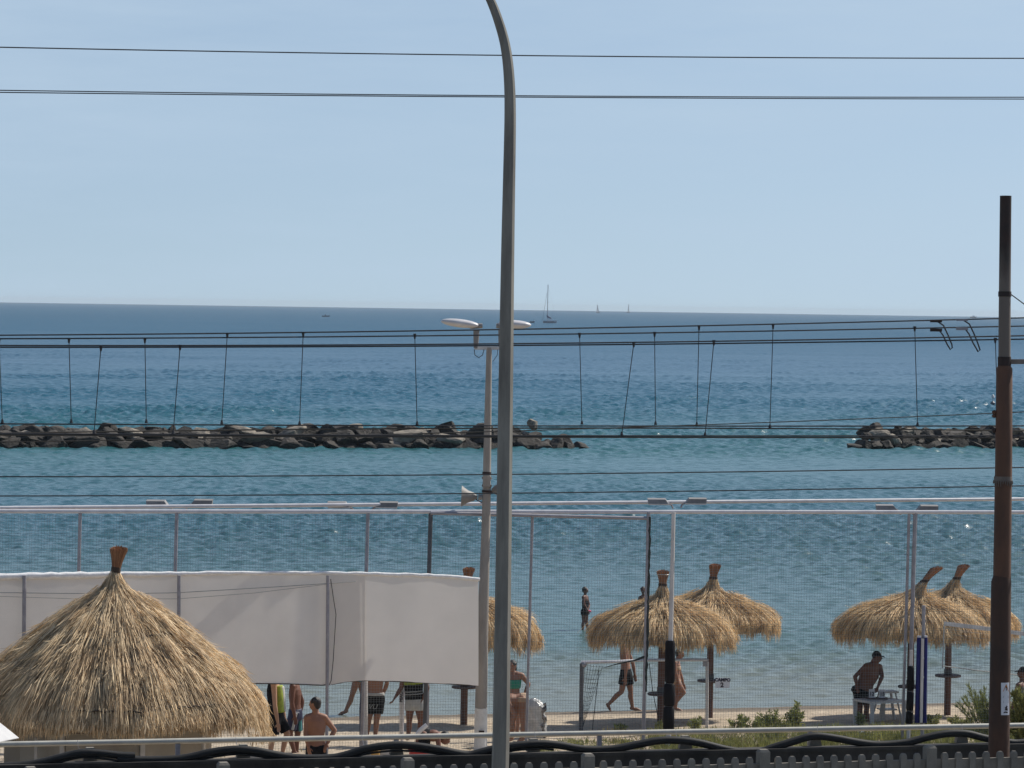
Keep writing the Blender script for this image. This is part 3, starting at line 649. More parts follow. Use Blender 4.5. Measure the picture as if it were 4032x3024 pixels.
def onplate(px, py, lift): 
    s_ = (px - 3937.5) * mp_ / (40.8 * mp_ + 0.006 + lift); c_ = mq(3937.5, py); rd_ = 40.8 * mp_ + 0.006 + lift
    return Vector((c_.x + s_ * rd_, c_.y - math.sqrt(max(0.01, 1 - s_ * s_)) * rd_, c_.z))
def mark(name, pts, m, lift=0.003): 
    mb = MB(); a_ = [onplate(x, y, lift) for x, y in pts]; k = len(a_)
    mb.add(a_ + [v + Vector((0, 0.002, 0)) for v in a_], [tuple(range(k))] + [(i, k + i, k + (i + 1) % k, (i + 1) % k) for i in range(k)])
    return part(name, mb, M[m], pl, False)
mark('warning_triangle', [(3943, 2718), (3968, 2718), (3957, 2689)], 'orange')
mark('bolt_mark', [(3955, 2714), (3960, 2714), (3958, 2706), (3961, 2706), (3957, 2698), (3955, 2706), (3957.5, 2707)], 'black_rust', 0.006)
for y in (2736, 2741, 2755, 2760): mark('print_line', [(3944, y + 2), (3967, y + 2), (3967, y), (3944, y)], 'ink_grey')
mark('pictogram', [(3950, 2792), (3962, 2794), (3964, 2786), (3959, 2784), (3963, 2778), (3958, 2773), (3955, 2779), (3951, 2781), (3953, 2786)], 'black_rust')
mark('pictogram', [(3946, 2803), (3963, 2803), (3963, 2799), (3955, 2796), (3946, 2799)], 'black_rust')

# ------------------------------------------------------------------ picket fence, wall, hose, white rail
def along(px0, y0, px1, y1, z):                          # a level line seen from (px0,y0) to (px1,y1)
    A, B = G(px0, y0, z), G(px1, y1, z); return A, B
ZF = 3.2
FA, FB = along(1240, 3022 - 0, 3950, 2956, ZF); FE = (FB - FA); FE.z = 0; FE.normalize(); FN = Vector((FE.y, -FE.x, 0))   # FN towards the camera
def at_px(A, E, px):                                     # where the level line from A along E is seen at column px
    lo, hi = -30.0, 30.0
    for _ in range(60):
        m = (lo + hi) / 2; p = A + E * m; v = p - CAMP; c = CM.transposed() @ v; x = 2016 - FPX * c.x / c.z
        if x < px: lo = m
        else: hi = m
    return A + E * lo
frot = Matrix.Rotation(math.atan2(FE.y, FE.x), 3, 'Z')
posts = [-640, 120, 879, 1605, 2315, 3005, 3661, 4310]
pc = [at_px(FA, FE, x) for x in posts]
for i in range(len(pc) - 1):
    wh = ('left of the first post', 'under the thatched kiosk', 'below the standing bather with black hair', 'crossed by the lamp post', 'below the beach goal', 'below the white table', 'in front of the rusty mast')[i]
    r = thing('picket_fence', 'grey concrete picket fence panel ' + wh, 'fence', Vector((pc[i].x, pc[i].y, 1.4)), 'concrete picket fence panels')
    px_, q0, q1 = posts[i], pc[i], pc[i + 1]; L = (q1 - q0).length; e = (q1 - q0).normalized()
    zt = ZF - 0.085
    mid = (q0 + q1) / 2; part('base_slab', MB().box((mid.x, mid.y, (zt + 1.4) / 2), (L - 0.13, 0.05, zt - 1.4), frot), M['fence_concrete'], r, False)
    mb = MB(); h_ = 0.135
    pb = Vector((q0.x, q0.y, 1.4)); part('post', MB().add(*[[pb + frot @ Vector(v) for v in [(sx * h_ / 2, sy * h_ / 2, 0) for sx, sy in ((-1, -1), (1, -1), (1, 1), (-1, 1))] + [(sx * h_ / 2, sy * h_ / 2, ZF + 0.06 - 1.4) for sx, sy in ((-1, -1), (1, -1), (1, 1), (-1, 1))] + [(sx * h_ * .36, sy * h_ * .36, ZF + 0.09 - 1.4) for sx, sy in ((-1, -1), (1, -1), (1, 1), (-1, 1))]],
        [(0, 1, 5, 4), (1, 2, 6, 5), (2, 3, 7, 6), (3, 0, 4, 7), (4, 5, 9, 8), (5, 6, 10, 9), (6, 7, 11, 10), (7, 4, 8, 11), (8, 9, 10, 11), (3, 2, 1, 0)]]), M['fence_concrete'], r, False)
    N = 11
    for k in range(N):
        c = q0 + e * (L * (k + 1.0) / (N + 1)) - FN * -0.03; mb = MB(); prof = [(0.043, 0.0), (0.040, 0.17), (0.035, 0.195), (0.022, 0.212)]
        vs = []
        for w_, z in prof:
            for sx, sy in ((-1, -1), (1, -1), (1, 1), (-1, 1)): vs.append(Vector((c.x, c.y, ZF - 0.212)) + frot @ Vector((sx * w_, sy * 0.028 * (w_ / 0.043), z)))
        fs = [(4 * a_ + j, 4 * a_ + (j + 1) % 4, 4 * a_ + 4 + (j + 1) % 4, 4 * a_ + 4 + j) for a_ in range(3) for j in range(4)] + [(12, 13, 14, 15), (3, 2, 1, 0)]
        mb.add(vs, fs); part('picket', mb, M['fence_concrete'], r)
# retaining wall behind the tracks
ZW = 2.1
WA, WB = along(0, 3012, 3700, 2935, ZW); WE = (WB - WA); WE.z = 0; WE.normalize(); wrot = Matrix.Rotation(math.atan2(WE.y, WE.x), 3, 'Z')
w0, w1_ = at_px(WA, WE, -900), at_px(WA, WE, 4900); mid = (w0 + w1_) / 2; L = (w1_ - w0).length
r = thing('retaining_wall', 'dark stained concrete wall behind the picket fence, under the black hose', 'wall', Vector((mid.x, mid.y, 0.5)))
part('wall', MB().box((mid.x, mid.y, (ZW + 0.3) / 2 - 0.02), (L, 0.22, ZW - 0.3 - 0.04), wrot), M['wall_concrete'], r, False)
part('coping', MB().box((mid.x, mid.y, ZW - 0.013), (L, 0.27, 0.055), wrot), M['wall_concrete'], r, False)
for i, (x, wh) in enumerate(((360, 'under the kiosk counter'), (965, 'right of the kiosk'), (1570, 'left of the red tub'), (2110, 'just right of the lamp post'), (2710, 'below the beach goal'), (3222, 'left of the table'), (3800, 'left of the rusty mast'))):
    c = at_px(WA, WE, x); mb = MB(); vs = []
    for w_, z in ((0.10, 0.002), (0.055, 0.19)):
        for sx, sy in ((-1, -1), (1, -1), (1, 1), (-1, 1)): vs.append(Vector((c.x, c.y, ZW + 0.015 + z)) + wrot @ Vector((sx * w_, 0.155 + sy * 0.05, 0)))
    mb.add(vs, [(3, 2, 1, 0), (4, 5, 6, 7), (0, 1, 5, 4), (1, 2, 6, 5), (2, 3, 7, 6), (3, 0, 4, 7)])
    solo('hose_stand', mb, M['fence_concrete'], 'dark concrete wedge holding up the black hose, ' + wh, 'bracket', 'wedges under the hose', smooth=False)
# black hose in three lengths
def hose(pts, label, rad=0.055):
    o = []
    for x, y in pts:
        c = at_px(WA, WE, x); o.append(P(x, y, depth(c) - 0.02))
    a, q = refine(o, [rad] * len(o), 5); return solo('hose', MB().tube(a, q, 14), M['hose'], label, 'hose', 'black hose lengths on the wall')
hose([(-500, 3045), (0, 3018), (90, 3013), (160, 3002), (247, 2980), (321, 2964), (395, 2966), (469, 2974), (530, 2977)], 'black corrugated hose length arching under the left of the kiosk')
hose([(460, 2988), (560, 2993), (666, 2991), (740, 2983), (833, 2962), (925, 2951), (1010, 2957), (1079, 2971), (1165, 2984), (1294, 2985), (1358, 2974), (1444, 2948), (1551, 2934), (1637, 2938), (1723, 2950), (1809, 2968), (1850, 2972), (1900, 2960), (1960, 2946), (2050, 2933), (2130, 2929), (2200, 2934), (2305, 2950), (2411, 2949), (2516, 2930), (2595, 2916), (2674, 2915), (2753, 2925), (2859, 2951), (2960, 2968)],
     'long wavy black hose lying on the wall in the middle', 0.058)
hose([(2930, 2966), (2990, 2962), (3043, 2944), (3122, 2920), (3200, 2899), (3279, 2905), (3384, 2924), (3464, 2932), (3569, 2924), (3648, 2904), (3727, 2889), (3806, 2889), (3885, 2908), (3980, 2924), (4032, 2924), (4200, 2910), (4600, 2900)], 'wavy black hose length between the white table and the rusty mast', 0.058)
hose([(-500, 3062), (0, 3034), (90, 3030), (160, 3022), (247, 2998), (321, 2982), (395, 2986), (469, 2996), (560, 3010), (700, 3008), (833, 2982), (925, 2970), (1010, 2976), (1079, 2990), (1165, 3000), (1294, 2999), (1358, 2992), (1444, 2968), (1551, 2956), (1637, 2958), (1723, 2968), (1809, 2982), (1850, 2983), (1960, 2966), (2050, 2952), (2130, 2948), (2180, 2952)], 'thin black cable running just under the hose, left of the lamp post', 0.016)
# white rail
ZR = 2.2
RA, RB = along(0, 2931, 4032, 2856, ZR); RE = (RB - RA); RE.z = 0; RE.normalize(); rrot = Matrix.Rotation(math.atan2(RE.y, RE.x), 3, 'Z')
q0, q1 = at_px(RA, RE, -800), at_px(RA, RE, 4900); mid = (q0 + q1) / 2
r = thing('white_railing', 'long white railing running behind the wall along the whole beach', 'railing', Vector((mid.x, mid.y, 0.5)))
L = (q1 - q0).length
mb = MB().tube([q0, q1], 0.041, 16)
part('top_rail', mb, M['rail_white'], r)
for x in (-250, 700, 1560, 2360, 3190, 3938):
    c = at_px(RA, RE, x); part('post', MB().box((c.x, c.y, 1.33), (0.07, 0.05, 1.66), rrot), M['post_grey'], r, False)
for x in (312, 935, 1430, 2110, 2665, 3222, 3790):
    c = at_px(RA, RE, x); o = [c + Vector((-0.02, -0.05, 0.045)), c + Vector((-0.01, -0.052, -0.045)), c + Vector((0.03, -0.06, -0.12))]
    part('wire_tie', MB().tube(o, 0.004, 5), M['pipe_white'], r)

# ------------------------------------------------------------------ court enclosure: pipes, posts, netting, floodlights
ZP = 4.9
NA, NB = along(0, 2013, 4032, 2017, ZP); NE = (NB - NA); NE.normalize(); nrot = Matrix.Rotation(math.atan2(NE.y, NE.x), 3, 'Z')
n0, n1 = at_px(NA, NE, -900), at_px(NA, NE, 4900)
r = thing('court_enclosure', 'tall white pipe frame with fine netting enclosing the beach volleyball court', 'sports netting', snap((n0 + n1) / 2))
ENC = r
part('top_pipe', MB().tube([n0, n1], 0.038, 14), M['pipe_white'], r)
fa, fb = G(0, 2000, ZP), G(4032, 1965, ZP); fe = (fb - fa).normalized()
part('rear_pipe', MB().tube([fa - fe * 5, fb + fe * 5], 0.036, 14), M['pipe_white'], r)
def npost(px, m, rad, ztop=ZP, dyy=0.0, lean=0.0):
    c = at_px(NA, NE, px) + Vector((0, dyy, 0)); g = zg(c)
    return part('post', MB().tube([(c.x + lean, c.y, g - 0.1), (c.x, c.y, ztop)], rad, 10), M[m], r)
for px, m, rad in ((316, 'post_grey', 0.032), (696, 'post_grey', 0.034), (1449, 'post_grey', 0.034), (1696, 'post_dark', 0.042), (2097, 'post_grey', 0.028), (3580, 'post_grey', 0.028), (3604, 'post_grey', 0.04)):
    npost(px, m, rad, ZP - 0.03, lean=-0.06)
a = P(1696, 2020, depth(at_px(NA, NE, 1696)) - 0.1); b_ = P(2556, 2041, depth(at_px(NA, NE, 2556)) - 0.1)
part('middle_pipe', MB().tube([a, b_], 0.034, 10), M['post_grey'], r)
def netting(A, E, L0, L1, z0f, z1, cell, th, m, name, root, off_=0.0):
    mb = MB(); N = int((L1 - L0) / cell); nn = Vector((E.y, -E.x, 0)) * off_
    for i in range(N + 1):
        c = A + E * (L0 + i * cell) + nn; z0 = z0f(c); h_ = E * (th / 2); rr_ = random.uniform(-0.012, 0.012)
        w2 = Vector((0, th / 2, 0))
        vs = [Vector((c.x, c.y, z0)) + h_, Vector((c.x, c.y, z0)) - h_, Vector((c.x, c.y, z0)) + w2, Vector((c.x + rr_, c.y, z1)) + h_, Vector((c.x + rr_, c.y, z1)) - h_, Vector((c.x + rr_, c.y, z1)) + w2]
        mb.add(vs, [(0, 1, 4, 3), (1, 2, 5, 4), (2, 0, 3, 5)])
    c0, c1 = A + E * L0 + nn, A + E * L1 + nn; K_ = 24; z = 0.3
    rows = int((z1 - 0.35) / cell)
    for k in range(rows):
        z = z1 - (k + 0.5) * cell; ph = random.uniform(0, 6.28)
        for i in range(K_):
            p0 = c0.lerp(c1, i / K_); p1 = c0.lerp(c1, (i + 1) / K_)
            za = z + 0.012 * math.sin(i * 0.9 + ph); zb = z + 0.012 * math.sin((i + 1) * 0.9 + ph)
            if za < z0f(p0): continue
            vs = [Vector((p0.x, p0.y, za + th / 2)), Vector((p0.x, p0.y, za - th / 2)), Vector((p0.x, p0.y + th / 2, za)), Vector((p1.x, p1.y, zb + th / 2)), Vector((p1.x, p1.y, zb - th / 2)), Vector((p1.x, p1.y + th / 2, zb))]
            mb.add(vs, [(0, 1, 4, 3), (1, 2, 5, 4), (2, 0, 3, 5)])
    return part(name, mb, M[m], root, False)
netting(n0, NE, 0.02, (n1 - n0).length, lambda c: zg(c) + 0.02, ZP - 0.06, 0.052, 0.0036, 'net', 'netting', r, -0.06)
# thick dark post with the net gathered to it, and the padded post
c = at_px(NA, NE, 2556) + Vector((0, -0.12, 0)); b0 = snap(P(2533, 2860, depth(c)))
r = thing('net_post', 'dark tall post with black netting gathered along it, at the middle of the beach goal', 'post', b0)
tp = P(2554, 2016, depth(c)); part('pole', MB().tube([b0 - Vector((0, 0, 0.1)), tp], 0.036, 10), M['post_grey'], r)
mb = MB(); rr.seed(3); pts = []; rd = []
for i in range(40):
    t = i / 39; q = tp.lerp(b0, 0.02 + 0.74 * t); pts.append(q + Vector((0.028 + rr.uniform(-0.008, 0.012), -0.03, 0))); rd.append(rr.uniform(0.012, 0.03))
mb.tube(pts, rd, 7); part('gathered_net', mb, M['net_dark'], r)
mb = MB(); q = [P(2540, 2585, depth(c)), P(2500, 2600, depth(c)), P(2440, 2612, depth(c)), P(2380, 2628, depth(c))]
mb.tube(q, [0.03, 0.018, 0.012, 0.006], 6); part('loose_net', mb, M['net_dark'], r)
b0 = snap(P(2632, 2877, depth(at_px(NA, NE, 2632)) - 0.35)); dd = depth(b0); tp = P(2652, 2016, dd)
r = thing('padded_post', 'pale upright post with its lower third wrapped in black padding', 'post', b0)
part('pole', MB().tube([b0, tp], [0.05, 0.036], 12), M['post_pale'], r)
for (y0, y1, x0, x1, w_) in ((2522, 2690, 2639, 2637, 0.095), (2692, 2780, 2636, 2634, 0.105), (2782, 2876, 2634, 2632, 0.105)):
    q0, q1 = P(x0, y0, dd), P(x1, y1, dd); part('padding', MB().tube([q0, q0.lerp(q1, 0.06), q0.lerp(q1, 0.5), q0.lerp(q1, 0.94), q1], [w_ * 0.8, w_, w_ * 1.04, w_, w_ * 0.8], 14), M['black_pad'], r)
b0 = snap(P(3576, 2852, depth(at_px(NA, NE, 3576)) - 0.35)); dd = depth(b0)
r = thing('padded_post', 'slim post with three segments of black padding just right of the white table', 'post', b0)
part('pole', MB().tube([b0, P(3589, 2560, dd)], 0.03, 10), M['post_pale'], r)
for (y0, y1, x0, x1) in ((2622, 2720, 3586, 3585), (2722, 2798, 3585, 3582), (2800, 2850, 3582, 3579)):
    q0, q1 = P(x0, y0, dd), P(x1, y1, dd); part('padding', MB().tube([q0, q0.lerp(q1, 0.08), q0.lerp(q1, 0.92), q1], [0.05, 0.07, 0.07, 0.05], 12), M['black_pad'], r)
b0 = snap(P(3632, 2846, depth(at_px(NA, NE, 3632)) - 0.4)); dd = depth(b0)
r = thing('volleyball_post', 'volleyball post between two blue pads with a metal pole rising above them', 'post', b0)
part('pole', MB().tube([b0 - Vector((0, 0, 0.05)), P(3637, 2384, dd)], 0.035, 12), M['post_grey'], r)
for x0, x1, w_ in ((3619, 3611, 0.046), (3645, 3640, 0.038)):
    q0, q1 = P(x0, 2510, dd - 0.06), P(x1, 2846, dd - 0.06); part('pad', MB().tube([q0, q0.lerp(q1, 0.03), q1], [w_ * 0.85, w_, w_ * 1.05], 16), M['blue_pad'], r)
    part('pad_cap', MB().tube([q0 + Vector((0, 0, 0.002)), q0 + Vector((0, 0, 0.035))], [w_ * 0.88, w_ * 0.8], 16), M['pipe_white'], r)
q0, q1 = P(3633, 2515, dd - 0.11), P(3627, 2845, dd - 0.11); part('metal_strap', MB().tube([q0, q1], 0.03, 10), M['post_pale'], r)
part('pulley', MB().box(P(3634, 2592, dd - 0.15), (0.04, 0.03, 0.03)), M['white_plastic'], r); part('pulley', MB().box(P(3633, 2667, dd - 0.15), (0.045, 0.03, 0.03)), M['white_plastic'], r)
# volleyball net
dn = dd + 1.5
r = thing('volleyball_net', 'volleyball net with pale top tape passing behind the rusty mast', 'net', snap(P(3900, 2850, dn + 0.5)))
def vn(px, py): return P(px, py, dn + (px - 3715) * 0.004)
tape = [(3718, 2455), (3800, 2465), (3900, 2477), (4032, 2496), (4500, 2566)]
def strip(pts0, pts1, th=0.012):
    mb = MB(); k = len(pts0); vs = [v for v in pts0] + [v for v in pts1]; vs += [v + Vector((0, th, 0)) for v in vs]
    fs = [(i, k + i, k + i + 1, i + 1) for i in range(k - 1)]; f2 = [tuple(2 * k + j for j in reversed(f)) for f in fs]
    e = [(i, i + 1, 2 * k + i + 1, 2 * k + i) for i in range(k - 1)] + [(k + i, 3 * k + i, 3 * k + i + 1, k + i + 1) for i in range(k - 1)] + [(0, 2 * k, 3 * k, k), (k - 1, 2 * k - 1, 4 * k - 1, 3 * k - 1)]
    return mb.add(vs, fs + f2 + e)
part('top_tape', strip([vn(x, y - 8) for x, y in tape], [vn(x, y + 8) for x, y in tape]), M['post_pale'], r)
part('end_band', strip([vn(3716, 2448), vn(3712, 2540), vn(3708, 2632)], [vn(3721, 2448), vn(3717, 2540), vn(3713, 2632)]), M['grey_cloth'], r)
part('bottom_cord', MB().tube([vn(3712, 2622), vn(3850, 2640), vn(4032, 2660), vn(4500, 2715)], 0.012, 6), M['grey_cloth'], r)
mb = MB()
for i in range(40):
    x = 3722 + i * 20; yy_ = 2455 + (x - 3718) * 0.14; mb.tube([vn(x, yy_), vn(x - 2, 2624 + (x - 3712) * 0.117)], 0.0022, 4, cap=False)
for k in range(1, 9):
    mb.tube([vn(3715, 2455 + k * 19), vn(4500, 2566 + k * 17.5)], 0.0022, 4, cap=False)
part('mesh_cords', mb, M['net'], r)

# floodlights on the pipes
for px, py, fl, lab in ((622, 1984, -1, 'flat grey floodlight on the rear pipe, leftmost of all'), (792, 1981, 1, 'flat pale floodlight on the rear pipe, second from the left'),
                    (1335, 1990, -1, 'flat dark floodlight on the top pipe, third from the left'), (1522, 1990, 1, 'flat dark floodlight on the top pipe, nearest the loudspeakers on the left'),
                    (2594, 1977, -1, 'flat grey floodlight on the rear pipe above the left of the beach goal'), (2738, 1975, 1, 'flat pale floodlight on the rear pipe above the right of the beach goal'),
                    (3492, 2001, -1, 'flat grey floodlight hung on the top pipe left of the paired grey posts'), (3650, 2003, 1, 'flat grey floodlight hung on the top pipe right of the paired grey posts')):
    d_ = 67.3 + (px - 1335) * 0.0012; o = P(px, py, d_); r = thing('floodlight', lab, 'floodlight', o, 'floodlights on the court pipes')
    L = 0.205; mb = MB(); vs = []
    for x, y, z in ((-L, -0.13, -0.05), (L, -0.13, -0.05), (L, 0.13, -0.03), (-L, 0.13, -0.03), (-L * .84, -0.09, 0.055), (L * .84, -0.09, 0.055), (L * .84, 0.10, 0.075), (-L * .84, 0.10, 0.075)): vs.append(o + Vector((x + fl * 0.045 * (z > 0), y, z)))
    mb.add(vs, [(3, 2, 1, 0), (4, 5, 6, 7), (0, 1, 5, 4), (1, 2, 6, 5), (2, 3, 7, 6), (3, 0, 4, 7)]); part('housing', mb, M['flood' if fl < 0 else 'horn'], r, False)
    part('glass_rim', MB().box(o + Vector((0, -0.135, -0.04)), (2 * L, 0.015, 0.022)), M['post_pale'], r)
    part('bracket', MB().tube([o + Vector((-fl * L * 0.9, 0, -0.02)), o + Vector((-fl * L * 1.25, 0.02, -0.06)), o + Vector((-fl * L * 1.35, 0.0, -0.12))], 0.02, 6), M['post_grey'], r)

# ------------------------------------------------------------------ concrete light pole with twin lamps and horn loudspeakers
d = 65.4; s_ = d / FPX
base = GR(1880, 2950); 
def cq(px, py, dy=0): return P(px, py, d + dy)
base = cq(1892, 2960); base.z = zg(base)
r = thing('light_pole', 'pale concrete light pole with twin lamps, standing just left of the street lamp', 'lamp post', base)
part('pole', MB().tube([cq(1894, 2786), cq(1903, 2400), cq(1914, 2050), cq(1920, 1700), cq(1926, 1368)], [48 * s_ / 2, 42 * s_ / 2, 34 * s_ / 2, 29 * s_ / 2, 21.5 * s_ / 2], 16), M['pole_concrete'], r)
part('painted_base', MB().tube([base, cq(1894, 2788)], [52 * s_ / 2, 49.5 * s_ / 2], 16), M['white_base'], r)
part('base_box', MB().box(cq(1896, 2880, -0.16), (0.10, 0.04, 0.03)), M['black_rust'], r)
part('cross_bar', MB().bar(cq(1868, 1371), cq(1988, 1371), 0.07, 0.06), M['post_pale'], r)
for sx, x0 in ((-1, 1874), (1, 1972)):
    part('bracket', MB().tube([cq(x0, 1372), cq(x0 + 2, 1300)], [0.045, 0.06], 10), M['horn'], r)
    hd = part('lamp_head', MB().add(*(lambda m_: (m_.v, m_.f))(MB().ball(cq(1812 if sx < 0 else 2026, 1273 if sx < 0 else 1277), (0.36 if sx < 0 else 0.31, 0.15, 0.078), Matrix.Rotation(R(6 if sx < 0 else 2), 3, 'Y'), 20, 12))), M['lamp_shell'], r)
    part('lamp_neck', MB().tube([cq(x0 + 26 if sx < 0 else x0 - 18, 1283), cq(x0 - 22 if sx < 0 else x0 + 26, 1284)], [0.045, 0.055], 12), M['flood'], hd)
part('cable', MB().tube([cq(1867, 1376, -.1), cq(1870, 1398, -.1), cq(1885, 1408, -.1), cq(1900, 1398, -.1), cq(1906, 1376, -.1)], 0.008, 6), M['wire'], r)
part('cable', MB().tube([cq(1960, 1376, -.1), cq(1958, 1398, -.1), cq(1940, 1424, -.1)], 0.006, 6), M['wire'], r)
for y0, w_ in ((1858, 0.085), (1878, 0.095), (1908, 0.092), (1930, 0.095)):
    part('clamp_band', MB().tube([cq(1917, y0), cq(1916.5, y0 + 9)], w_, 14), M['black_rust' if y0 != 1878 else 'old_paint'], r)
part('junction_box', MB().box(cq(1916, 1895, -0.10), (0.14, 0.07, 0.20)), M['pole_concrete'], r)
for lab, xm, xt, y_, m_ in (('grey horn loudspeaker pointing left on the concrete light pole', 1817, 1880, 1957, 'horn'), ('grey horn loudspeaker half hidden behind the street lamp', 1985, 1936, 1930, 'horn')):
    sx = -1 if xm < 1900 else 1; q = cq(xt, y_); h_ = thing('loudspeaker', lab, 'loudspeaker', q, 'horn loudspeakers')
    a = cq(xm, y_ - 3); e = (a - q); prof = [(0.0, 0.035), (0.12, 0.045), (0.2, 0.075), (0.6, 0.115), (0.85, 0.165), (1.0, 0.20)]
    part('horn', MB().tube([q + e * t for t, _ in prof] + [q + e * 0.98, q + e * 0.6], [w_ for _, w_ in prof] + [0.17, 0.1], 20, cap=True), M[m_], h_)
    part('driver', MB().tube([q - e * 0.30, q - e * 0.05], [0.05, 0.055], 14), M['flood'], h_)
    part('bracket', MB().tube([q + e * 0.1 + Vector((0, 0, -0.04)), q - e * 0.25 + Vector((0, 0, -0.1)), q - e * 0.55 + Vector((0, 0, -0.03))], 0.012, 6), M['black_rust'], h_)

# ------------------------------------------------------------------ grey shade cloth on posts
def td(px): return 61.0 + px / 1890.0 * 3.3
top = [(-700, 2290), (0, 2272), (200, 2268), (420, 2264), (650, 2260), (900, 2257), (1130, 2257), (1290, 2257), (1430, 2260), (1600, 2264), (1750, 2270), (1884, 2282)]
bot = [(-700, 2715), (0, 2700), (420, 2694), (650, 2692), (970, 2691), (1130, 2693), (1290, 2699), (1350, 2686), (1430, 2679), (1600, 2685), (1750, 2692), (1880, 2700)]
def tarp_mesh(x0, x1, dy=0.0, n_=40, top_off=0):
    mb = MB(); rows = 14; vs = []
    for i in range(n_ + 1):
        x = x0 + (x1 - x0) * i / n_; ya = np.interp(x, [q[0] for q in top], [q[1] for q in top]) + top_off; yb = np.interp(x, [q[0] for q in bot], [q[1] for q in bot])
        for j in range(rows + 1):
            t = j / rows; y = ya + (yb - ya) * t
            bul = 0.010 * math.sin(math.pi * t) * math.sin((x + 200) / 95.0) + 0.008 * math.sin(x / 37.0 + t * 3)
            vs.append(P(x, y, td(x) + dy + bul))
    k = rows + 1
    fs = [(i * k + j, i * k + j + 1, (i + 1) * k + j + 1, (i + 1) * k + j) for i in range(n_) for j in range(rows)]
    return mb.add(vs, fs)
r = thing('shade_cloth', 'long grey shade cloth screen hung on posts with white top hem behind the thatched kiosk', 'screen', snap(P(900, 2900, td(900))))
part('cloth', tarp_mesh(-700, 1440), M['tarp'], r); part('end_cloth', tarp_mesh(1434, 1884, -0.02, 12), M['tarp_light'], r)
part('overlap_cloth', tarp_mesh(1292, 1436, -0.03, 6), M['tarp'], r)
mb = MB(); pts = []; rd = []
for i in range(90):
    x = -700 + 2588 * i / 89; y = np.interp(x, [q[0] for q in top], [q[1] for q in top]); w_ = np.interp(x, [-700, 0, 300, 700, 1100, 1888], [0.075, 0.06, 0.062, 0.036, 0.032, 0.034])
    pts.append(P(x, y - 1, td(x) - 0.02) + Vector((0, 0, random.uniform(-0.006, 0.006)))); rd.append(w_ * random.uniform(0.88, 1.12))
part('top_hem', mb.tube(pts, rd, 10), M['tape_white'], r)
part('bottom_cord', MB().tube([P(x, np.interp(x, [q[0] for q in bot], [q[1] for q in bot]), td(x) - 0.01) for x in np.linspace(-700, 1880, 60)], 0.010, 6), M['twine'], r)
part('upper_cord', MB().tube([P(x, y, td(x) - 0.09) for x, y in ((-100, 2332), (200, 2336), (450, 2338), (700, 2334), (1100, 2310), (1400, 2290))], 0.006, 5), M['ink_grey'], r)
part('upper_cord', MB().tube([P(x, y, td(x) - 0.09) for x, y in ((-100, 2345), (300, 2358), (700, 2358), (1000, 2335), (1290, 2300))], 0.004, 5), M['ink_grey'], r)
part('hanging_cord', MB().tube([P(x, y, td(1310) - 0.1) for x, y in ((1302, 2280), (1312, 2350), (1323, 2420), (1318, 2500), (1312, 2600), (1304, 2680), (1296, 2698))], 0.007, 5), M['wire'], r)
for px, rad, yb in ((95, 0.034, 2985), (704, 0.032, 2985), (1290, 0.03, 2985)):
    a = P(px + 1, 2266, td(px) - 0.1); b_ = P(px - 4, yb, td(px) - 0.1); b_.z = zg(b_); part('post', MB().tube([b_, a], rad, 10), M['post_grey'], r)
b0 = GR(1432, 2940); dd = depth(b0)
r = thing('padded_post', 'white post with a narrow navy pad on its left side, under the shade cloth', 'post', b0)
part('pole', MB().tube([b0 + Vector((0.03, 0, 0)), P(1438, 2640, dd)], 0.045, 12), M['post_pale'], r)
part('pad', MB().tube([b0 + Vector((-0.03, 0.03, 0)), P(1427, 2790, dd + .03), P(1429, 2680, dd + .03)], [0.05, 0.06, 0.03], 12), M['navy'], r)
b0 = GR(1582, 2925); dd = depth(b0)
r = thing('banner_post', 'white post wrapped in a pale banner with dark upright lettering, under the shade cloth', 'post', b0)
part('pole', MB().tube([b0, P(1590, 2680, dd)], 0.028, 12), M['pipe_white'], r)
mb = MB(); vs = [P(1572, 2690, dd - .05), P(1586, 2690, dd - .05), P(1585, 2910, dd - .05), P(1573, 2910, dd - .05)]; vs += [v + Vector((0, 0.03, 0)) for v in vs]
part('banner', mb.add(vs, [(3, 2, 1, 0), (4, 5, 6, 7), (0, 1, 5, 4), (1, 2, 6, 5), (2, 3, 7, 6), (3, 0, 4, 7)]), M['white_cloth'], r, False)
text('BEACH', 0.075, P(1580, 2740, dd - 0.06), M['ink'], r, Matrix.Rotation(math.pi / 2, 3, 'X') @ Matrix.Rotation(math.pi / 2, 3, 'Z'), bold=0.004)
b0 = GR(1685, 2890); dd = depth(b0)
solo('pole', MB().tube([b0, P(1686, 2690, dd)], 0.022, 10), M['post_grey'], 'thin grey upright pole right of the player in grey shorts', 'post')
solo('red_cloth', MB().add([P(968, 2694, 64), P(1009, 2697, 64), P(1005, 2728, 64), P(990, 2722, 64), P(970, 2712, 64)] + [P(968, 2694, 64.02), P(1009, 2697, 64.02), P(1005, 2728, 64.02), P(990, 2722, 64.02), P(970, 2712, 64.02)],
     [(0, 1, 2, 3, 4), (9, 8, 7, 6, 5)] + [(i, 5 + i, 5 + (i + 1) % 5, (i + 1) % 5) for i in range(5)]), M['red_cloth'], 'small red cloth hanging under the shade cloth beside the kiosk roof', 'cloth', smooth=False)

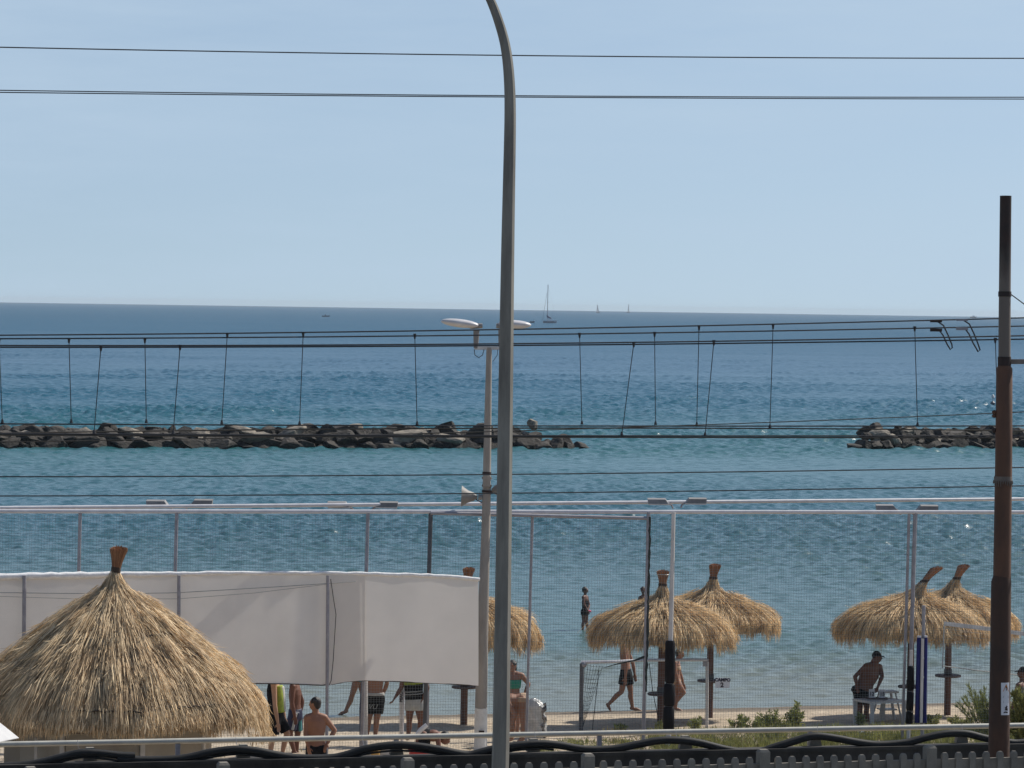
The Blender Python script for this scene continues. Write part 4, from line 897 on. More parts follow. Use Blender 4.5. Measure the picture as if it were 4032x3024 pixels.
# ------------------------------------------------------------------ thatched umbrellas and the kiosk
M['neck_straw'] = mat('brown_bound_straw', (0.34, 0.215, 0.125), 0.8, (0.20, 0.125, 0.07), 4, island=0.4)
def thatch(prof, N, lrange, width, seed, m_lift=0.05, facets=0, frot_=0.0, k=4, tail=0.35, tmin=0.0, jit=0.10, extra_bottom=0.25, side=0.0):
    rg = np.random.default_rng(seed); pr = np.array(prof, float)
    seg_ = np.hypot(np.diff(pr[:, 0]), np.diff(pr[:, 1])); sa = np.concatenate([[0], np.cumsum(seg_)]); tot = sa[-1]
    sfine = np.linspace(0, tot, 400); rf = np.interp(sfine, sa, pr[:, 0]); cdf = np.cumsum(rf + 0.05); cdf /= cdf[-1]
    nb_ = int(N * extra_bottom); u = rg.random(N); s0 = np.interp(u, cdf, sfine); s0[:nb_] = tot - rg.random(nb_) * tail * 1.2
    s0 = np.maximum(s0, tmin * tot); phi = rg.random(N) * 2 * np.pi
    ln = lrange[0] + (lrange[1] - lrange[0]) * rg.random(N); over = rg.uniform(-0.1, tail, N) + 0.06 * np.sin(phi * 9 + 1) + 0.05 * np.sin(phi * 23) + side * np.cos(phi) ** 2
    ln = np.minimum(ln, np.maximum(0.12, tot + over - s0)); lift = rg.random(N) ** 2 * m_lift + 0.6 * m_lift * (np.sin(phi * 7 + s0 * 3 + seed) * np.sin(phi * 11 - s0 * 5) + 0.7 * np.sin(phi * 17 + s0 * 9)).clip(0, 2); lift = lift * np.clip(s0 / tot * 3.5 + 0.12, 0, 1); flare = rg.normal(0.01, 0.02, N) * np.clip(s0 / tot * 4 + 0.2, 0, 1); dphi = rg.normal(0, jit, N)
    wild = rg.random(N) < 0.04; flare[wild] += rg.uniform(0.02, 0.09, wild.sum()); dphi[wild] *= 3
    roll = rg.uniform(-0.9, 0.9, N); wd_ = width * rg.uniform(0.5, 1.3, N); V = np.zeros((N, k + 1, 2, 3))
    for i in range(k + 1):
        t = i / k; s_i = s0 + ln * t; ss = np.minimum(s_i, tot); ex = np.maximum(0, s_i - tot)
        rr0 = np.interp(ss, sa, pr[:, 0]); z0 = np.interp(ss, sa, pr[:, 1]) - ex * 0.97; rr0 = rr0 + ex * 0.04
        dr = np.interp(ss + 0.02, sa, pr[:, 0]) - np.interp(ss - 0.02, sa, pr[:, 0]); dz = np.interp(ss + 0.02, sa, pr[:, 1]) - np.interp(ss - 0.02, sa, pr[:, 1])
        nl = np.hypot(dr, dz) + 1e-6; nr, nz_ = -dz / nl, dr / nl; off_ = lift + flare * t * t * 1.5
        p_ = phi + dphi * t * ln / np.maximum(rr0, 0.25)
        fac = 1.0
        if facets: 
            a_ = (p_ - frot_) % (2 * np.pi / facets) - np.pi / facets; fac = np.cos(np.pi / facets) / np.cos(a_) * 0.55 + 0.45
            fac = fac / (np.cos(np.pi / facets) * .55 + .45) * 0.97
        rad = rr0 * fac + nr * off_; z = z0 + nz_ * off_
        c_, s__ = np.cos(p_), np.sin(p_); ctr = np.stack([rad * c_, rad * s__, z], -1)
        tn = np.stack([-s__, c_, np.zeros(N)], -1) * np.cos(roll)[:, None] + np.stack([nr * c_, nr * s__, nz_], -1) * np.sin(roll)[:, None]
        w_ = (wd_ * (1.0 if i < k else 0.25) / 2)[:, None]
        V[:, i, 0] = ctr - tn * w_; V[:, i, 1] = ctr + tn * w_
    ib = (np.arange(N) * (k + 1) * 2)[:, None] + (np.arange(k) * 2)[None, :]; ib = ib.ravel()
    return V.reshape(-1, 3), np.stack([ib, ib + 1, ib + 3, ib + 2], 1)
def arr_part(name, V, F, m, root):
    me = bpy.data.meshes.new(name); me.vertices.add(len(V)); me.vertices.foreach_set('co', V.astype(np.float32).ravel())
    F = F.astype(np.int32); me.loops.add(F.size); me.loops.foreach_set('vertex_index', F.ravel()); me.polygons.add(len(F))
    me.polygons.foreach_set('loop_start', np.arange(0, F.size, 4, dtype=np.int32)); me.update(calc_edges=True); me.materials.append(m)
    o = bpy.data.objects.new(name, me); S.collection.objects.link(o); o.parent = root; return o
def tuft_arr(z0, h, r0, r1, lean, N, seed, width=0.012):
    rg = np.random.default_rng(seed); k = 4; V = np.zeros((N, k + 1, 2, 3)); a = rg.random(N) * 6.283; q = np.sqrt(rg.random(N)); hh = h * rg.uniform(0.9, 1.04, N)
    for i in range(k + 1):
        t = i / k; rad = (r0 + (r1 - r0) * t ** 1.6) * (0.25 + 0.75 * q); x = rad * np.cos(a) + lean[0] * t * h; y = rad * np.sin(a) + lean[1] * t * h; z = z0 + hh * t * (1 - 0.1 * t * q)
        w_ = width / 2; V[:, i, 0] = np.stack([x - w_ * np.sin(a), y + w_ * np.cos(a), z], -1); V[:, i, 1] = np.stack([x + w_ * np.sin(a), y - w_ * np.cos(a), z], -1)
    ib = ((np.arange(N) * (k + 1) * 2)[:, None] + (np.arange(k) * 2)[None, :]).ravel(); return V.reshape(-1, 3), np.stack([ib, ib + 1, ib + 3, ib + 2], 1)
def umbrella(base, label, top, rmax, eave, lean, seed, neck_lean=0.0, tab=None, pole_px=0.0):
    # heights above the base: top of the tuft, eave; rmax radius
    r = thing('straw_umbrella', label, 'beach umbrella', base, 'straw umbrellas on the beach')
    H = top; zn = H - 0.30; f = rmax / 1.45
    prof = [(0.075, zn), (0.095, zn - 0.11), (0.13 * f, zn - 0.21), (0.22 * f, zn - 0.32), (0.42 * f, zn - 0.43), (0.82 * f, zn - 0.57), (1.14 * f, zn - 0.70), (1.33 * f, zn - 0.83), (1.43 * f, zn - 0.98), (1.46 * f, max(eave, zn - 1.3))]
    V, F = thatch(prof, 17000, (0.18, 0.5), 0.0095, seed, 0.10, tail=0.24, side=0.16)
    def shear(V): 
        if lean:
            V = V.copy(); t = np.clip((V[:, 2] - (zn - 0.5)) / 0.5, 0, None); V[:, 0] += lean * t ** 1.6 * 0.30
        return V
    th = arr_part('thatch_roof', shear(V), F, M['straw'], r)
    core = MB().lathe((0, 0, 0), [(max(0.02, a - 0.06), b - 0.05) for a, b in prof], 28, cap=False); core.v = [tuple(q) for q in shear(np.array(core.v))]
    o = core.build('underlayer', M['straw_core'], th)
    V, F = thatch(prof[:6], 2600, (0.15, 0.42), 0.010, seed + 9, 0.03, tail=0.0, jit=0.04, extra_bottom=0.0); arr_part('neck_bundle', shear(V), F, M['neck_straw'], r)
    V, F = tuft_arr(zn - 0.04, 0.34, 0.07, 0.135, (0, 0), 700, seed + 50)
    tl = shear(V); o = arr_part('tuft', tl, F, M['tuft'], r)
    ring = MB().lathe((0, 0, 0), [(0.086, zn - 0.03), (0.094, zn), (0.086, zn + 0.03)], 14, cap=False); ring.v = [tuple(q) for q in shear(np.array(ring.v))]; ring.build('binding', M['twine'], o)
    MB().tube([(0, 0, -0.3), (pole_px * 0.3, 0, 1.2), (0, 0, zn - 0.4)], [0.075, 0.07, 0.06], 12).build('pole', M['wood'], r)
    if tab:
        z, rt = tab
        MB().lathe((0, 0, 0), [(0.075, z - 0.03), (rt, z - 0.022), (rt + 0.008, z), (rt, z + 0.02), (0.075, z + 0.022)], 28, cap=False).build('round_table', M['wood_dark'], r)
        MB().lathe((0, 0, 0), [(0.08, z + 0.03), (0.085, z + 0.05), (0.085, z + 0.13), (0.08, z + 0.14)], 14, cap=False).build('cup_holder', M['post_dark'], r)
    return r
def umb(px, py, label, ytop, prad, yeave, lean, seed, ytab=None, rtab=0.27):
    b = GR(px, py); k = FPX / depth(b)
    return umbrella(b, label, (py - ytop) / k * 1.0, prad / k, (py - yeave) / k + 0.30, lean, seed, tab=((py - ytab) / k, rtab) if ytab else None)
umb(2601, 2858, 'lower straw umbrella of the middle pair, with a white ring on its tuft', 2243, 270, 2565, 0.0, 1, 2732, 0.27)
umb(2793, 2830, 'straw umbrella with tall upright tuft, right one of the middle pair above the CAMPO sign', 2218, 264, 2520, 0.12, 2, 2680, 0.26)
umb(1826, 2853, 'straw umbrella half hidden by the shade cloth and lamp posts', 2232, 274, 2570, 0.1, 3, 2705, 0.25)
umb(3582, 2840, 'straw umbrella behind the paired grey posts with its tuft leaning right', 2228, 282, 2545, 0.85, 4, 2703, 0.25)
umb(3730, 2813, 'straw umbrella partly behind the rusty mast with its tuft leaning right', 2220, 256, 2522, 0.5, 5, 2660, 0.27)
b0 = GR(2608, 2858); k_ = FPX / depth(b0)
ORG_ring = MB().lathe((0, 0, 0), [(0.122, 0.0), (0.13, 0.008), (0.122, 0.016)], 18, cap=False)
um0 = [o for o in S.objects if o.name.startswith('straw_umbrella')][0]
o = ORG_ring.build('white_ring', M['white_plastic'], um0); o.location = (0.0, 0, (2858 - 2262) / k_)

# kiosk with an eight-sided thatched roof
d = 57.0; kb = P(440, 3150, d); kb.z = zg(kb); s_ = d / FPX
r = thing('kiosk', 'thatched octagonal beach kiosk with beige counter panels, in front of the grey shade cloth', 'kiosk', kb)
def kz(y): return P(440, y, d).z - kb.z
prof = [(14 * s_, kz(2246)), (24 * s_, kz(2270)), (50 * s_, kz(2318)), (112 * s_, kz(2370)), (200 * s_, kz(2432)), (275 * s_, kz(2493)), (350 * s_, kz(2553)), (415 * s_, kz(2608)), (478 * s_, kz(2662)), (524 * s_, kz(2712)), (558 * s_, kz(2760)), (576 * s_, kz(2802))]
V, F = thatch(prof, 62000, (0.18, 0.6), 0.0095, 21, 0.11, facets=8, frot_=R(-90 - 26), tail=0.20, jit=0.07, extra_bottom=0.16, side=0.06)
rgx = np.random.default_rng(5); V2, F2 = thatch([(520 * s_, kz(2700)), (580 * s_, kz(2780)), (594 * s_, kz(2850)), (596 * s_, kz(2885))], 5200, (0.2, 0.6), 0.0115, 31, 0.10, tail=0.14, jit=0.05)
an_ = np.arctan2(V2[::10, 1], V2[::10, 0]); keep = (np.abs(an_) < 0.42) | (np.abs(np.abs(an_) - math.pi) < 0.35); kv = np.repeat(keep, 10); V2 = V2.reshape(-1, 10, 3)[keep].reshape(-1, 3); F2 = F2[:4 * keep.sum()]
F = np.concatenate([F, F2 + len(V)]); V = np.concatenate([V, V2])
roof = arr_part('thatch_roof', V, F, M['straw_old'], r)
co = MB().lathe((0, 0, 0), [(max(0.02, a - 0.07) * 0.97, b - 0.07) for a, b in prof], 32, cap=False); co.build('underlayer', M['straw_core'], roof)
V, F = tuft_arr(kz(2256), 0.44, 0.065, 0.15, (0.10, 0), 900, 77); V[:, 0] += 0.02
tf = arr_part('tuft', V, F, M['tuft'], r)
MB().tube([(0.02, 0, kz(2252)), (0.025, 0, kz(2230))], 0.078, 14).build('binding', M['twine'], tf)
def ring_arc(t, a0, a1, nm):
    pr = np.array(prof); rad = np.interp(-t, -pr[:, 1], pr[:, 0]) + 0.14; pts = []
    for i in range(25):
        a = R(a0 + (a1 - a0) * i / 24); ang = (a - R(-116)) % (math.pi / 4) - math.pi / 8
        fac = (math.cos(math.pi / 8) / math.cos(ang) * 0.55 + 0.45) / (math.cos(math.pi / 8) * .55 + .45) * 0.97
        pts.append((rad * fac * math.cos(a), rad * fac * math.sin(a), t + 0.012 * math.sin(i * 1.3)))
    MB().tube(pts, 0.012, 6).build(nm, M['twine'], roof)
ring_arc(kz(2490), -112, -85, 'binding_rope'); ring_arc(kz(2478), -60, -30, 'binding_rope'); ring_arc(kz(2736), -104, -72, 'binding_rope'); ring_arc(kz(2728), -60, -36, 'binding_rope')
kp = [(math.cos(R(-112 + 45 * i)) * 1.62, math.sin(R(-112 + 45 * i)) * 1.62) for i in range(8)]
for i, (x, y) in enumerate(kp):
    MB().box((x, y, kz(2870) / 2 + 0.15), (0.075, 0.075, kz(2870) + 0.3), Matrix.Rotation(R(-112 + 45 * i), 3, 'Z')).build('post', M['counter_frame'], r, smooth=False)
for i in range(8):
    a, b = Vector((*kp[i], 0)), Vector((*kp[(i + 1) % 8], 0)); e = (b - a).normalized()
    mb = MB().bar(a + e * 0.05 + Vector((0, 0, 0.72)), b - e * 0.05 + Vector((0, 0, 0.72)), 0.03, 1.40); mb.build('counter_panel', M['counter'], r, smooth=False)
    MB().bar(a + e * 0.01 + Vector((0, 0, 1.45)), b - e * 0.01 + Vector((0, 0, 1.45)), 0.26, 0.04).build('counter_top', M['wood_dark'], r, smooth=False)
# tall side panel at the left of the kiosk
MB().box((-1.45, -0.75, (kz(2880)) / 2), (0.36, 0.03, kz(2880))).build('side_panel', M['counter'], r, smooth=False)
MB().box((-1.05, -1.32, (kz(2870)) / 2), (0.05, 0.05, kz(2870))).build('post', M['counter_frame'], r, smooth=False)

# white parasol at the left edge
pb = P(-120, 3150, 54); pb.z = zg(pb); r = thing('parasol', 'white cloth parasol corner at the left edge beside the kiosk', 'parasol', pb)
zt = P(-120, 2790, 54).z - pb.z; ze = P(0, 2903, 54).z - pb.z
MB().lathe((0, 0, 0), [(0.02, zt), (0.40, (zt + ze) / 2 + 0.05), (0.74, ze), (0.735, ze - 0.012), (0.39, (zt + ze) / 2 + 0.03), (0.02, zt - 0.02)], 8, cap=False).build('canopy', M['white_cloth'], r, smooth=False)
MB().tube([(0, 0, 0), (0, 0, zt)], 0.022, 10).build('pole', M['post_pale'], r)

# ------------------------------------------------------------------ beach goal, table, chairs, boards, tubs
b0 = GR(2287, 2885); b1 = GR(2783, 2868); dd = depth(b0); d1 = depth(b1)
r = thing('beach_goal', 'small beach goal of white pipes with a dark net on its left side', 'goal', b0)
part('post', MB().tube([b0, P(2291, 2612, dd)], 0.042, 12), M['post_dark'], r); part('post', MB().tube([b1, P(2785, 2605, d1)], 0.032, 12), M['post_pale'], r)
part('crossbar', MB().tube([P(2288, 2608, dd), P(2420, 2605, dd), P(2543, 2599, (dd + d1) / 2), P(2787, 2598, d1)], 0.030, 12), M['pipe_white'], r)
part('corner_joint', MB().ball(P(2299, 2617, dd), 0.06), M['post_grey'], r); part('corner_joint', MB().box(P(2776, 2612, d1), (0.09, 0.07, 0.12)), M['post_grey'], r)
bk = b0 + Vector((-0.15, 1.1, 0)); bk.z = zg(bk)
mb = MB(); tl = P(2291, 2612, dd); 
for i in range(16):
    t = i / 15; a = tl.lerp(b0, t); c = (tl + Vector((0.42, 0.5, -0.1))).lerp(bk + Vector((0.2, 0, 0)), t); mb.tube([a, a.lerp(c, 0.5) - Vector((0, 0, 0.03)), c], 0.0035, 4, cap=False)
for i in range(8):
    t = i / 7; a = tl.lerp(tl + Vector((0.42, 0.5, -0.1)), t); c = b0.lerp(bk + Vector((0.2, 0, 0)), t); mb.tube([a, c], 0.0035, 4, cap=False)
part('side_net', mb, M['net_dark'], r)
part('net_cord', MB().tube([P(2358, 2640, dd + .4), P(2345, 2760, dd + .4), P(2332, 2876, dd + .3)], 0.008, 5), M['wire'], r)
part('net_cord', MB().tube([P(2556, 2612, d1 + .2), P(2570, 2720, d1 + .3), P(2592, 2832, d1 + .5)], 0.008, 5), M['wire'], r)
# CAMPO 2 sign on the netting
q = P(2845, 2689, depth(at_px(NA, NE, 2845)) - 0.14); r = thing('court_sign', 'small pale sign reading CAMPO 2 on the netting beside an umbrella pole', 'sign', q)
part('board', MB().box(q, (0.275, 0.012, 0.19)), M['board_white'], r, False)
text('CAMPO', 0.085, q + Vector((0, -0.009, 0.055)), M['ink'], r, bold=0.004); text('2', 0.12, q + Vector((-0.01, -0.009, -0.04)), M['ink'], r, bold=0.005)
# white table
t0 = GR(3372, 2846); td_ = depth(t0); k_ = FPX / td_; zt = P(3440, 2756, td_ - 0.2).z
r = thing('table', 'white plastic garden table on the sand with two number cards', 'table', snap(P(3460, 2850, td_)))
tl_ = [P(3357, 2758, td_), P(3432, 2764, td_ - 0.55), P(3571, 2759, td_ - 0.2), P(3480, 2751, td_ + 0.45)]
for v in tl_: v.z = zt
mb = MB(); vs = [Vector((v.x, v.y, zt)) for v in tl_] + [Vector((v.x, v.y, zt - 0.045)) for v in tl_]
mb.add(vs, [(0, 1, 2, 3), (7, 6, 5, 4)] + [(i, 4 + i, 4 + (i + 1) % 4, (i + 1) % 4) for i in range(4)]); part('table_top', mb, M['white_plastic'], r, False)
ce = sum(tl_, Vector()) / 4
for v in tl_:
    a = v.lerp(ce, 0.10); g = snap(a); part('leg', MB().tube([(g.x, g.y, g.z - 0.02), (a.x, a.y, zt - 0.04)], [0.045, 0.06], 4, rot=R(45)), M['white_plastic'], r, False)
zt += 0.0
q = P(3452, 2744, td_ - 0.05); q.z = zt + 0.018; solo('tray', MB().box(q, (0.42, 0.22, 0.03)), M['wood_dark'], 'flat brown tray lying on the white table', 'tray', smooth=False)
for px, t_, lab in ((3433, '12', 'white scoreboard card reading 12 standing on the table, left of the pair'), (3474, '15', 'white scoreboard card reading 15 standing on the table, right of the pair')):
    q = P(px, 2717, td_ - 0.1); r = thing('number_card', lab, 'scoreboard', q, 'scoreboard number cards'); q2 = Vector((q.x, q.y, zt + 0.035 + 0.085))
    part('card', MB().box(q2, (0.115, 0.01, 0.17)), M['board_white'], r, False); text(t_, 0.10, q2 + Vector((0, -0.008, -0.01)), M['ink'], r, bold=0.004)
g = GR(3492, 2838); r = thing('plastic_stool', 'white plastic stool with splayed legs standing behind the table', 'stool', g); r.rotation_euler = (0, 0, 0.3)
MB().box((0, 0, 0.60), (0.36, 0.34, 0.04)).build('seat', M['white_plastic'], r)
for x in (-1, 1):
    for y in (-1, 1): MB().bar((x * 0.25, y * 0.2, 0), (x * 0.13, y * 0.12, 0.58), 0.05, 0.03).build('leg', M['white_plastic'], r)
MB().box((0, 0, 0.24), (0.34, 0.28, 0.025)).build('shelf', M['white_plastic'], r)
# tubs behind the wall
def tub(px, py, rad, h, m, label, nm='tub'):
    q = P(px, py, 59.0); q.z = zg(q); r = thing(nm, label, nm, q)
    MB().lathe((0, 0, 0), [(rad * 0.8, 0), (rad, h), (rad * 1.05, h), (rad * 1.05, h - 0.03), (rad * 0.97, h - 0.03), (rad * 0.78, 0.02)], 24).build('body', M[m], r)
    MB().tube([(math.cos(a) * rad * 1.02, math.sin(a) * rad * 1.02, h) for a in np.linspace(0, 6.283, 25)], 0.014, 6).build('rim', M[m], r); return r
h_ = lambda py: P(1650, py, 59.0).z - 0.51
tub(1655, 2950, 0.19, h_(2951), 'red', 'large round red plastic tub behind the wall, left of the light pole')
tub(1478, 2950, 0.075, h_(2957), 'yellow', 'yellow bucket behind the wall, left of the red tub', 'bucket')
q = P(1532, 2960, 59.2); solo('cool_box', MB().box((q.x, q.y, 0.51 + h_(2954) / 2), (0.30, 0.25, h_(2954))).box((q.x, q.y, 0.51 + h_(2953)), (0.32, 0.27, 0.04)), M['white_plastic'], 'white box between the yellow bucket and the red tub', 'box', smooth=False)
g = GR(3310, 2890); mb = MB(); rr.seed(2)
for i in range(6): mb.ball(g + Vector((-0.38 + i * 0.15, rr.uniform(-.1, .1), 0.03)), (0.13, 0.22, 0.05 + rr.random() * 0.03))
solo('blue_sheet', mb, M['blue_sheet'], 'crumpled blue sheet lying on the ground below the table', 'sheet')
# bundled plastic sheet
M['wrap_dark'] = mat('dark_plastic_fold', (0.30, 0.29, 0.28), 0.2, (0.05, 0.05, 0.055), 14, contrast=(0.45, 0.55))  # mottled grey and near-black colour for the folded edge
g = GR(2105, 2905); dd = depth(g); r = thing('wrapped_post', 'stump wrapped in shiny clear plastic sheet beside the woman in the green top', 'post', g)
rr.seed(8); mb = MB(); k = 26; rows = 16; vs = []
tp = P(2090, 2752, dd).z
for j in range(rows + 1):
    t = j / rows; z = g.z + (tp - g.z) * t; cxp = np.interp(t, [0, 0.5, 0.85, 1], [0.02, 0.0, 0.0, -0.03])
    for i in range(k):
        a = i / k * 6.283; rad = np.interp(t, [0, 0.5, 0.82, 0.95, 1], [0.21, 0.195, 0.18, 0.11, 0.02]) * (1 + 0.09 * math.sin(a * 5 + t * 7) + 0.07 * math.sin(a * 11 + t * 23) + 0.03 * rr.random())
        vs.append(Vector((g.x + cxp + rad * math.cos(a), g.y + rad * 0.8 * math.sin(a), z + 0.02 * math.sin(a * 3))))
fs = [(j * k + i, j * k + (i + 1) % k, (j + 1) * k + (i + 1) % k, (j + 1) * k + i) for j in range(rows) for i in range(k)]
part('plastic_sheet', mb.add(vs, fs), M['wrap'], r)
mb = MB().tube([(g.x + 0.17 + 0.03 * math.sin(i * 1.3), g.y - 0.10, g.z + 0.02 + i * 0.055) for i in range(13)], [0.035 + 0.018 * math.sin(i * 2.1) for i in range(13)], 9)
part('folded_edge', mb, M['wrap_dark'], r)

# ------------------------------------------------------------------ people
def remesh(mb, name, m, root, vox, smooth_it=4, sharp=False):
    tmp = bpy.data.meshes.new('tmp'); tmp.from_pydata([tuple(v) for v in mb.v], [], mb.f)
    bm = bmesh.new(); bm.from_mesh(tmp); bmesh.ops.recalc_face_normals(bm, faces=bm.faces); bm.to_mesh(tmp); bm.free()
    o = bpy.data.objects.new('tmp', tmp); S.collection.objects.link(o)
    md = o.modifiers.new('r', 'REMESH'); md.mode = 'VOXEL'; md.voxel_size = vox
    sm_ = o.modifiers.new('s', 'SMOOTH'); sm_.factor = 0.5; sm_.iterations = smooth_it
    dg = bpy.context.evaluated_depsgraph_get(); me = bpy.data.meshes.new_from_object(o.evaluated_get(dg)); bpy.data.objects.remove(o)
    top = root
    while top.parent: top = top.parent
    me.transform(Matrix.Translation(-ORG[top])); me.name = name; me.materials.clear(); me.materials.append(m)
    me.polygons.foreach_set('use_smooth', [True] * len(me.polygons))
    ob = bpy.data.objects.new(name, me); S.collection.objects.link(ob); ob.parent = root; return ob
def hand(mb, wrist, tip, side, scale=1.0):
    w, t = Vector(wrist), Vector(tip); e = (t - w).normalized(); s = scale
    sx = Vector(side); sx = (sx - e * sx.dot(e)).normalized(); nn = e.cross(sx)
    p = w + e * 0.055 * s; rot = Matrix((sx, nn, e)).transposed()
    mb.ball(p, (0.042 * s, 0.018 * s, 0.055 * s), rot, 10, 8)
    for i, (o_, L) in enumerate(((-0.030, 0.062), (-0.010, 0.075), (0.011, 0.070), (0.031, 0.055))):
        a = w + e * 0.095 * s + sx * o_ * s; b = a + e * L * 0.55 * s + nn * 0.012 * s; c = b + e * L * 0.40 * s + nn * 0.024 * s
        mb.capsule(a, b, 0.0095 * s, 0.009 * s, 8); mb.capsule(b, c, 0.009 * s, 0.0078 * s, 8)
    a = w + e * 0.035 * s - sx * 0.035 * s; b = a + e * 0.03 * s - sx * 0.028 * s; mb.capsule(a, b, 0.012 * s, 0.010 * s, 8); mb.capsule(b, b + e * 0.03 * s - sx * 0.004 * s, 0.010 * s, 0.008 * s, 8)
def person(label, d, J, skin, face, right=None, bw=1.0, hair='hair', clothes=(), hair_long=0, cat='person', k=1.0, vox=0.0105):
    """J: joint -> (px, py[, dy]); d: distance of the figure"""
    def q(n):
        t = J[n]; return P(t[0], t[1], d + (t[2] if len(t) > 2 else 0.0))
    hl, hr, sl, sr = q('hipL'), q('hipR'), q('shL'), q('shR'); pel = (hl + hr) / 2; shm = (sl + sr) / 2
    low = min([q('toeL'), q('toeR'), q('anL'), q('anR')], key=lambda v: v.z)
    r = thing('person', label, cat, Vector((pel.x, pel.y, low.z - 0.02)))
    rt = Vector(right) if right else (sr - sl); rt.normalize(); hw = max(0.13, (sr - sl).length / 2) * bw
    up = (shm - pel).normalized(); Lt = (shm - pel).length; fc = Vector(face).normalized()
    neck = q('neck') if 'neck' in J else shm + up * 0.05 * k; head = q('head')
    body = MB()
    pts = [pel - up * 0.11 * k, pel - up * 0.06 * k, pel + up * 0.02, pel.lerp(shm, 0.36), pel.lerp(shm, 0.68), pel.lerp(shm, 0.90), shm + up * 0.02, shm + up * 0.055 * k]
    rx = [0.10 * k, 0.155 * k * bw, 0.165 * k * bw, 0.138 * k * bw, 0.165 * k * bw, 0.172 * k * bw, 0.13 * k * bw, 0.06 * k]; ry = [0.075 * k, 0.11 * k * bw, 0.115 * k * bw, 0.098 * k * bw, 0.112 * k * bw, 0.10 * k, 0.075 * k, 0.05 * k]
    body.loft(pts, rx, ry, rt, 20)
    for s_ in (sl, sr): body.capsule(shm.lerp(s_, 0.45) + up * 0.02, s_, 0.066 * k, 0.062 * k)
    body.capsule(shm, head - (head - shm).normalized() * 0.05, 0.064 * k * bw, 0.054 * k * bw)
    hu = (head - shm).normalized() * 0.35 + Vector((0, 0, 0.65)); hu.normalize(); hf = (fc - hu * fc.dot(hu)).normalized(); hs = hu.cross(hf); HR = Matrix((hs, hf, hu)).transposed()
    body.ball(head, (0.074 * k, 0.094 * k, 0.108 * k), HR, 18, 12); body.ball(head + hf * 0.030 * k - hu * 0.058 * k, (0.054 * k, 0.062 * k, 0.052 * k), HR, 14, 9)
    body.capsule(head + hf * 0.088 * k + hu * 0.012 * k, head + hf * 0.105 * k - hu * 0.022 * k, 0.010 * k, 0.016 * k, 8); body.ball(head + hf * 0.088 * k - hu * 0.055 * k, (0.026 * k, 0.012 * k, 0.012 * k), HR, 8, 6)
    body.ball(head + hf * 0.082 * k + hu * 0.03 * k, (0.05 * k, 0.012 * k, 0.010 * k), HR, 8, 6)
    for sg in (-1, 1): body.ball(head + hs * sg * 0.075 * k - hf * 0.005, (0.012 * k, 0.022 * k, 0.032 * k), HR, 8, 6)
    for sd in 'LR':
        s_, e, h_ = q('sh' + sd), q('el' + sd), q('ha' + sd); body.capsule(s_, s_.lerp(e, 0.4), 0.058 * k, 0.050 * k); body.capsule(s_.lerp(e, 0.4), e, 0.050 * k, 0.040 * k)
        body.capsule(e, e.lerp(h_, 0.35), 0.041 * k, 0.043 * k); body.capsule(e.lerp(h_, 0.35), h_, 0.043 * k, 0.027 * k)
        tip = h_ + (h_ - e).normalized() * 0.17; hand(body, h_, tip, hf if abs((h_ - e).normalized().dot(hf)) < 0.8 else rt, k)
        hp, kn, an, to = q('hip' + sd), q('kn' + sd), q('an' + sd), q('toe' + sd)
        body.capsule(hp, hp.lerp(kn, 0.35), 0.092 * k, 0.088 * k); body.capsule(hp.lerp(kn, 0.35), kn, 0.088 * k, 0.056 * k)
        sh = (an - kn).normalized(); bkd = (-hf - sh * (-hf).dot(sh)); bkd = bkd.normalized() if bkd.length > 0.1 else Vector((0, 0, 0))
        body.capsule(kn, kn.lerp(an, 0.32) + bkd * 0.016, 0.053 * k, 0.058 * k); body.capsule(kn.lerp(an, 0.32) + bkd * 0.016, an, 0.058 * k, 0.035 * k)
        fd = (to - an).normalized(); body.capsule(an - fd * 0.035 - Vector((0, 0, 0.02)), an.lerp(to, 0.5) - Vector((0, 0, 0.004)), 0.034 * k, 0.036 * k); body.capsule(an.lerp(to, 0.5), to, 0.036 * k, 0.022 * k)
        fs_ = fd.cross(Vector((0, 0, 1))); fs_ = fs_.normalized() if fs_.length > 0.1 else rt
        for i in range(5): body.capsule(to + fs_ * (i - 2) * 0.014, to + fs_ * (i - 2) * 0.016 + fd * (0.032 - 0.004 * abs(i - 1)), 0.011 * k, 0.009 * k, 6)
    remesh(body, 'body', M[skin], r, vox)
    if hair:
        mb = MB(); mb.ball(head + hu * 0.022 * k - hf * 0.018 * k, (0.083 * k, 0.098 * k, 0.100 * k), HR, 16, 10)
        if hair == 'cap': mb.loft([head + hf * 0.06 * k + hu * 0.035 * k, head + hf * 0.165 * k + hu * 0.015 * k], [0.07 * k, 0.05 * k], [0.012, 0.008], hs, 12)
        else:
            rh = random.Random(int(J['head'][0]))
            for i in range(26): 
                a = rh.uniform(0, 6.28); z = rh.uniform(0.1, 1); v = hs * math.cos(a) * (1 - z * z) ** .5 + hf * math.sin(a) * (1 - z * z) ** .5 * 0.9 + hu * z
                if v.dot(hf) < 0.75: mb.ball(head + hu * 0.02 * k - hf * 0.018 * k + v * 0.088 * k, 0.020 * k, None, 6, 5)
            mb.ball(head - hf * 0.05 * k - hu * 0.02 * k, (0.072 * k, 0.055 * k, 0.075 * k), HR, 12, 8)
        if hair_long: mb.tube([head - hf * 0.09 * k + hu * 0.02, head - hf * 0.125 * k - hu * 0.07, head - hf * 0.13 * k - hu * hair_long], [0.045, 0.04, 0.012], 8)
        remesh(mb, 'cap' if hair == 'cap' else 'hair', M['black_cloth' if hair == 'cap' else 'hair'], r, 0.012, 3)
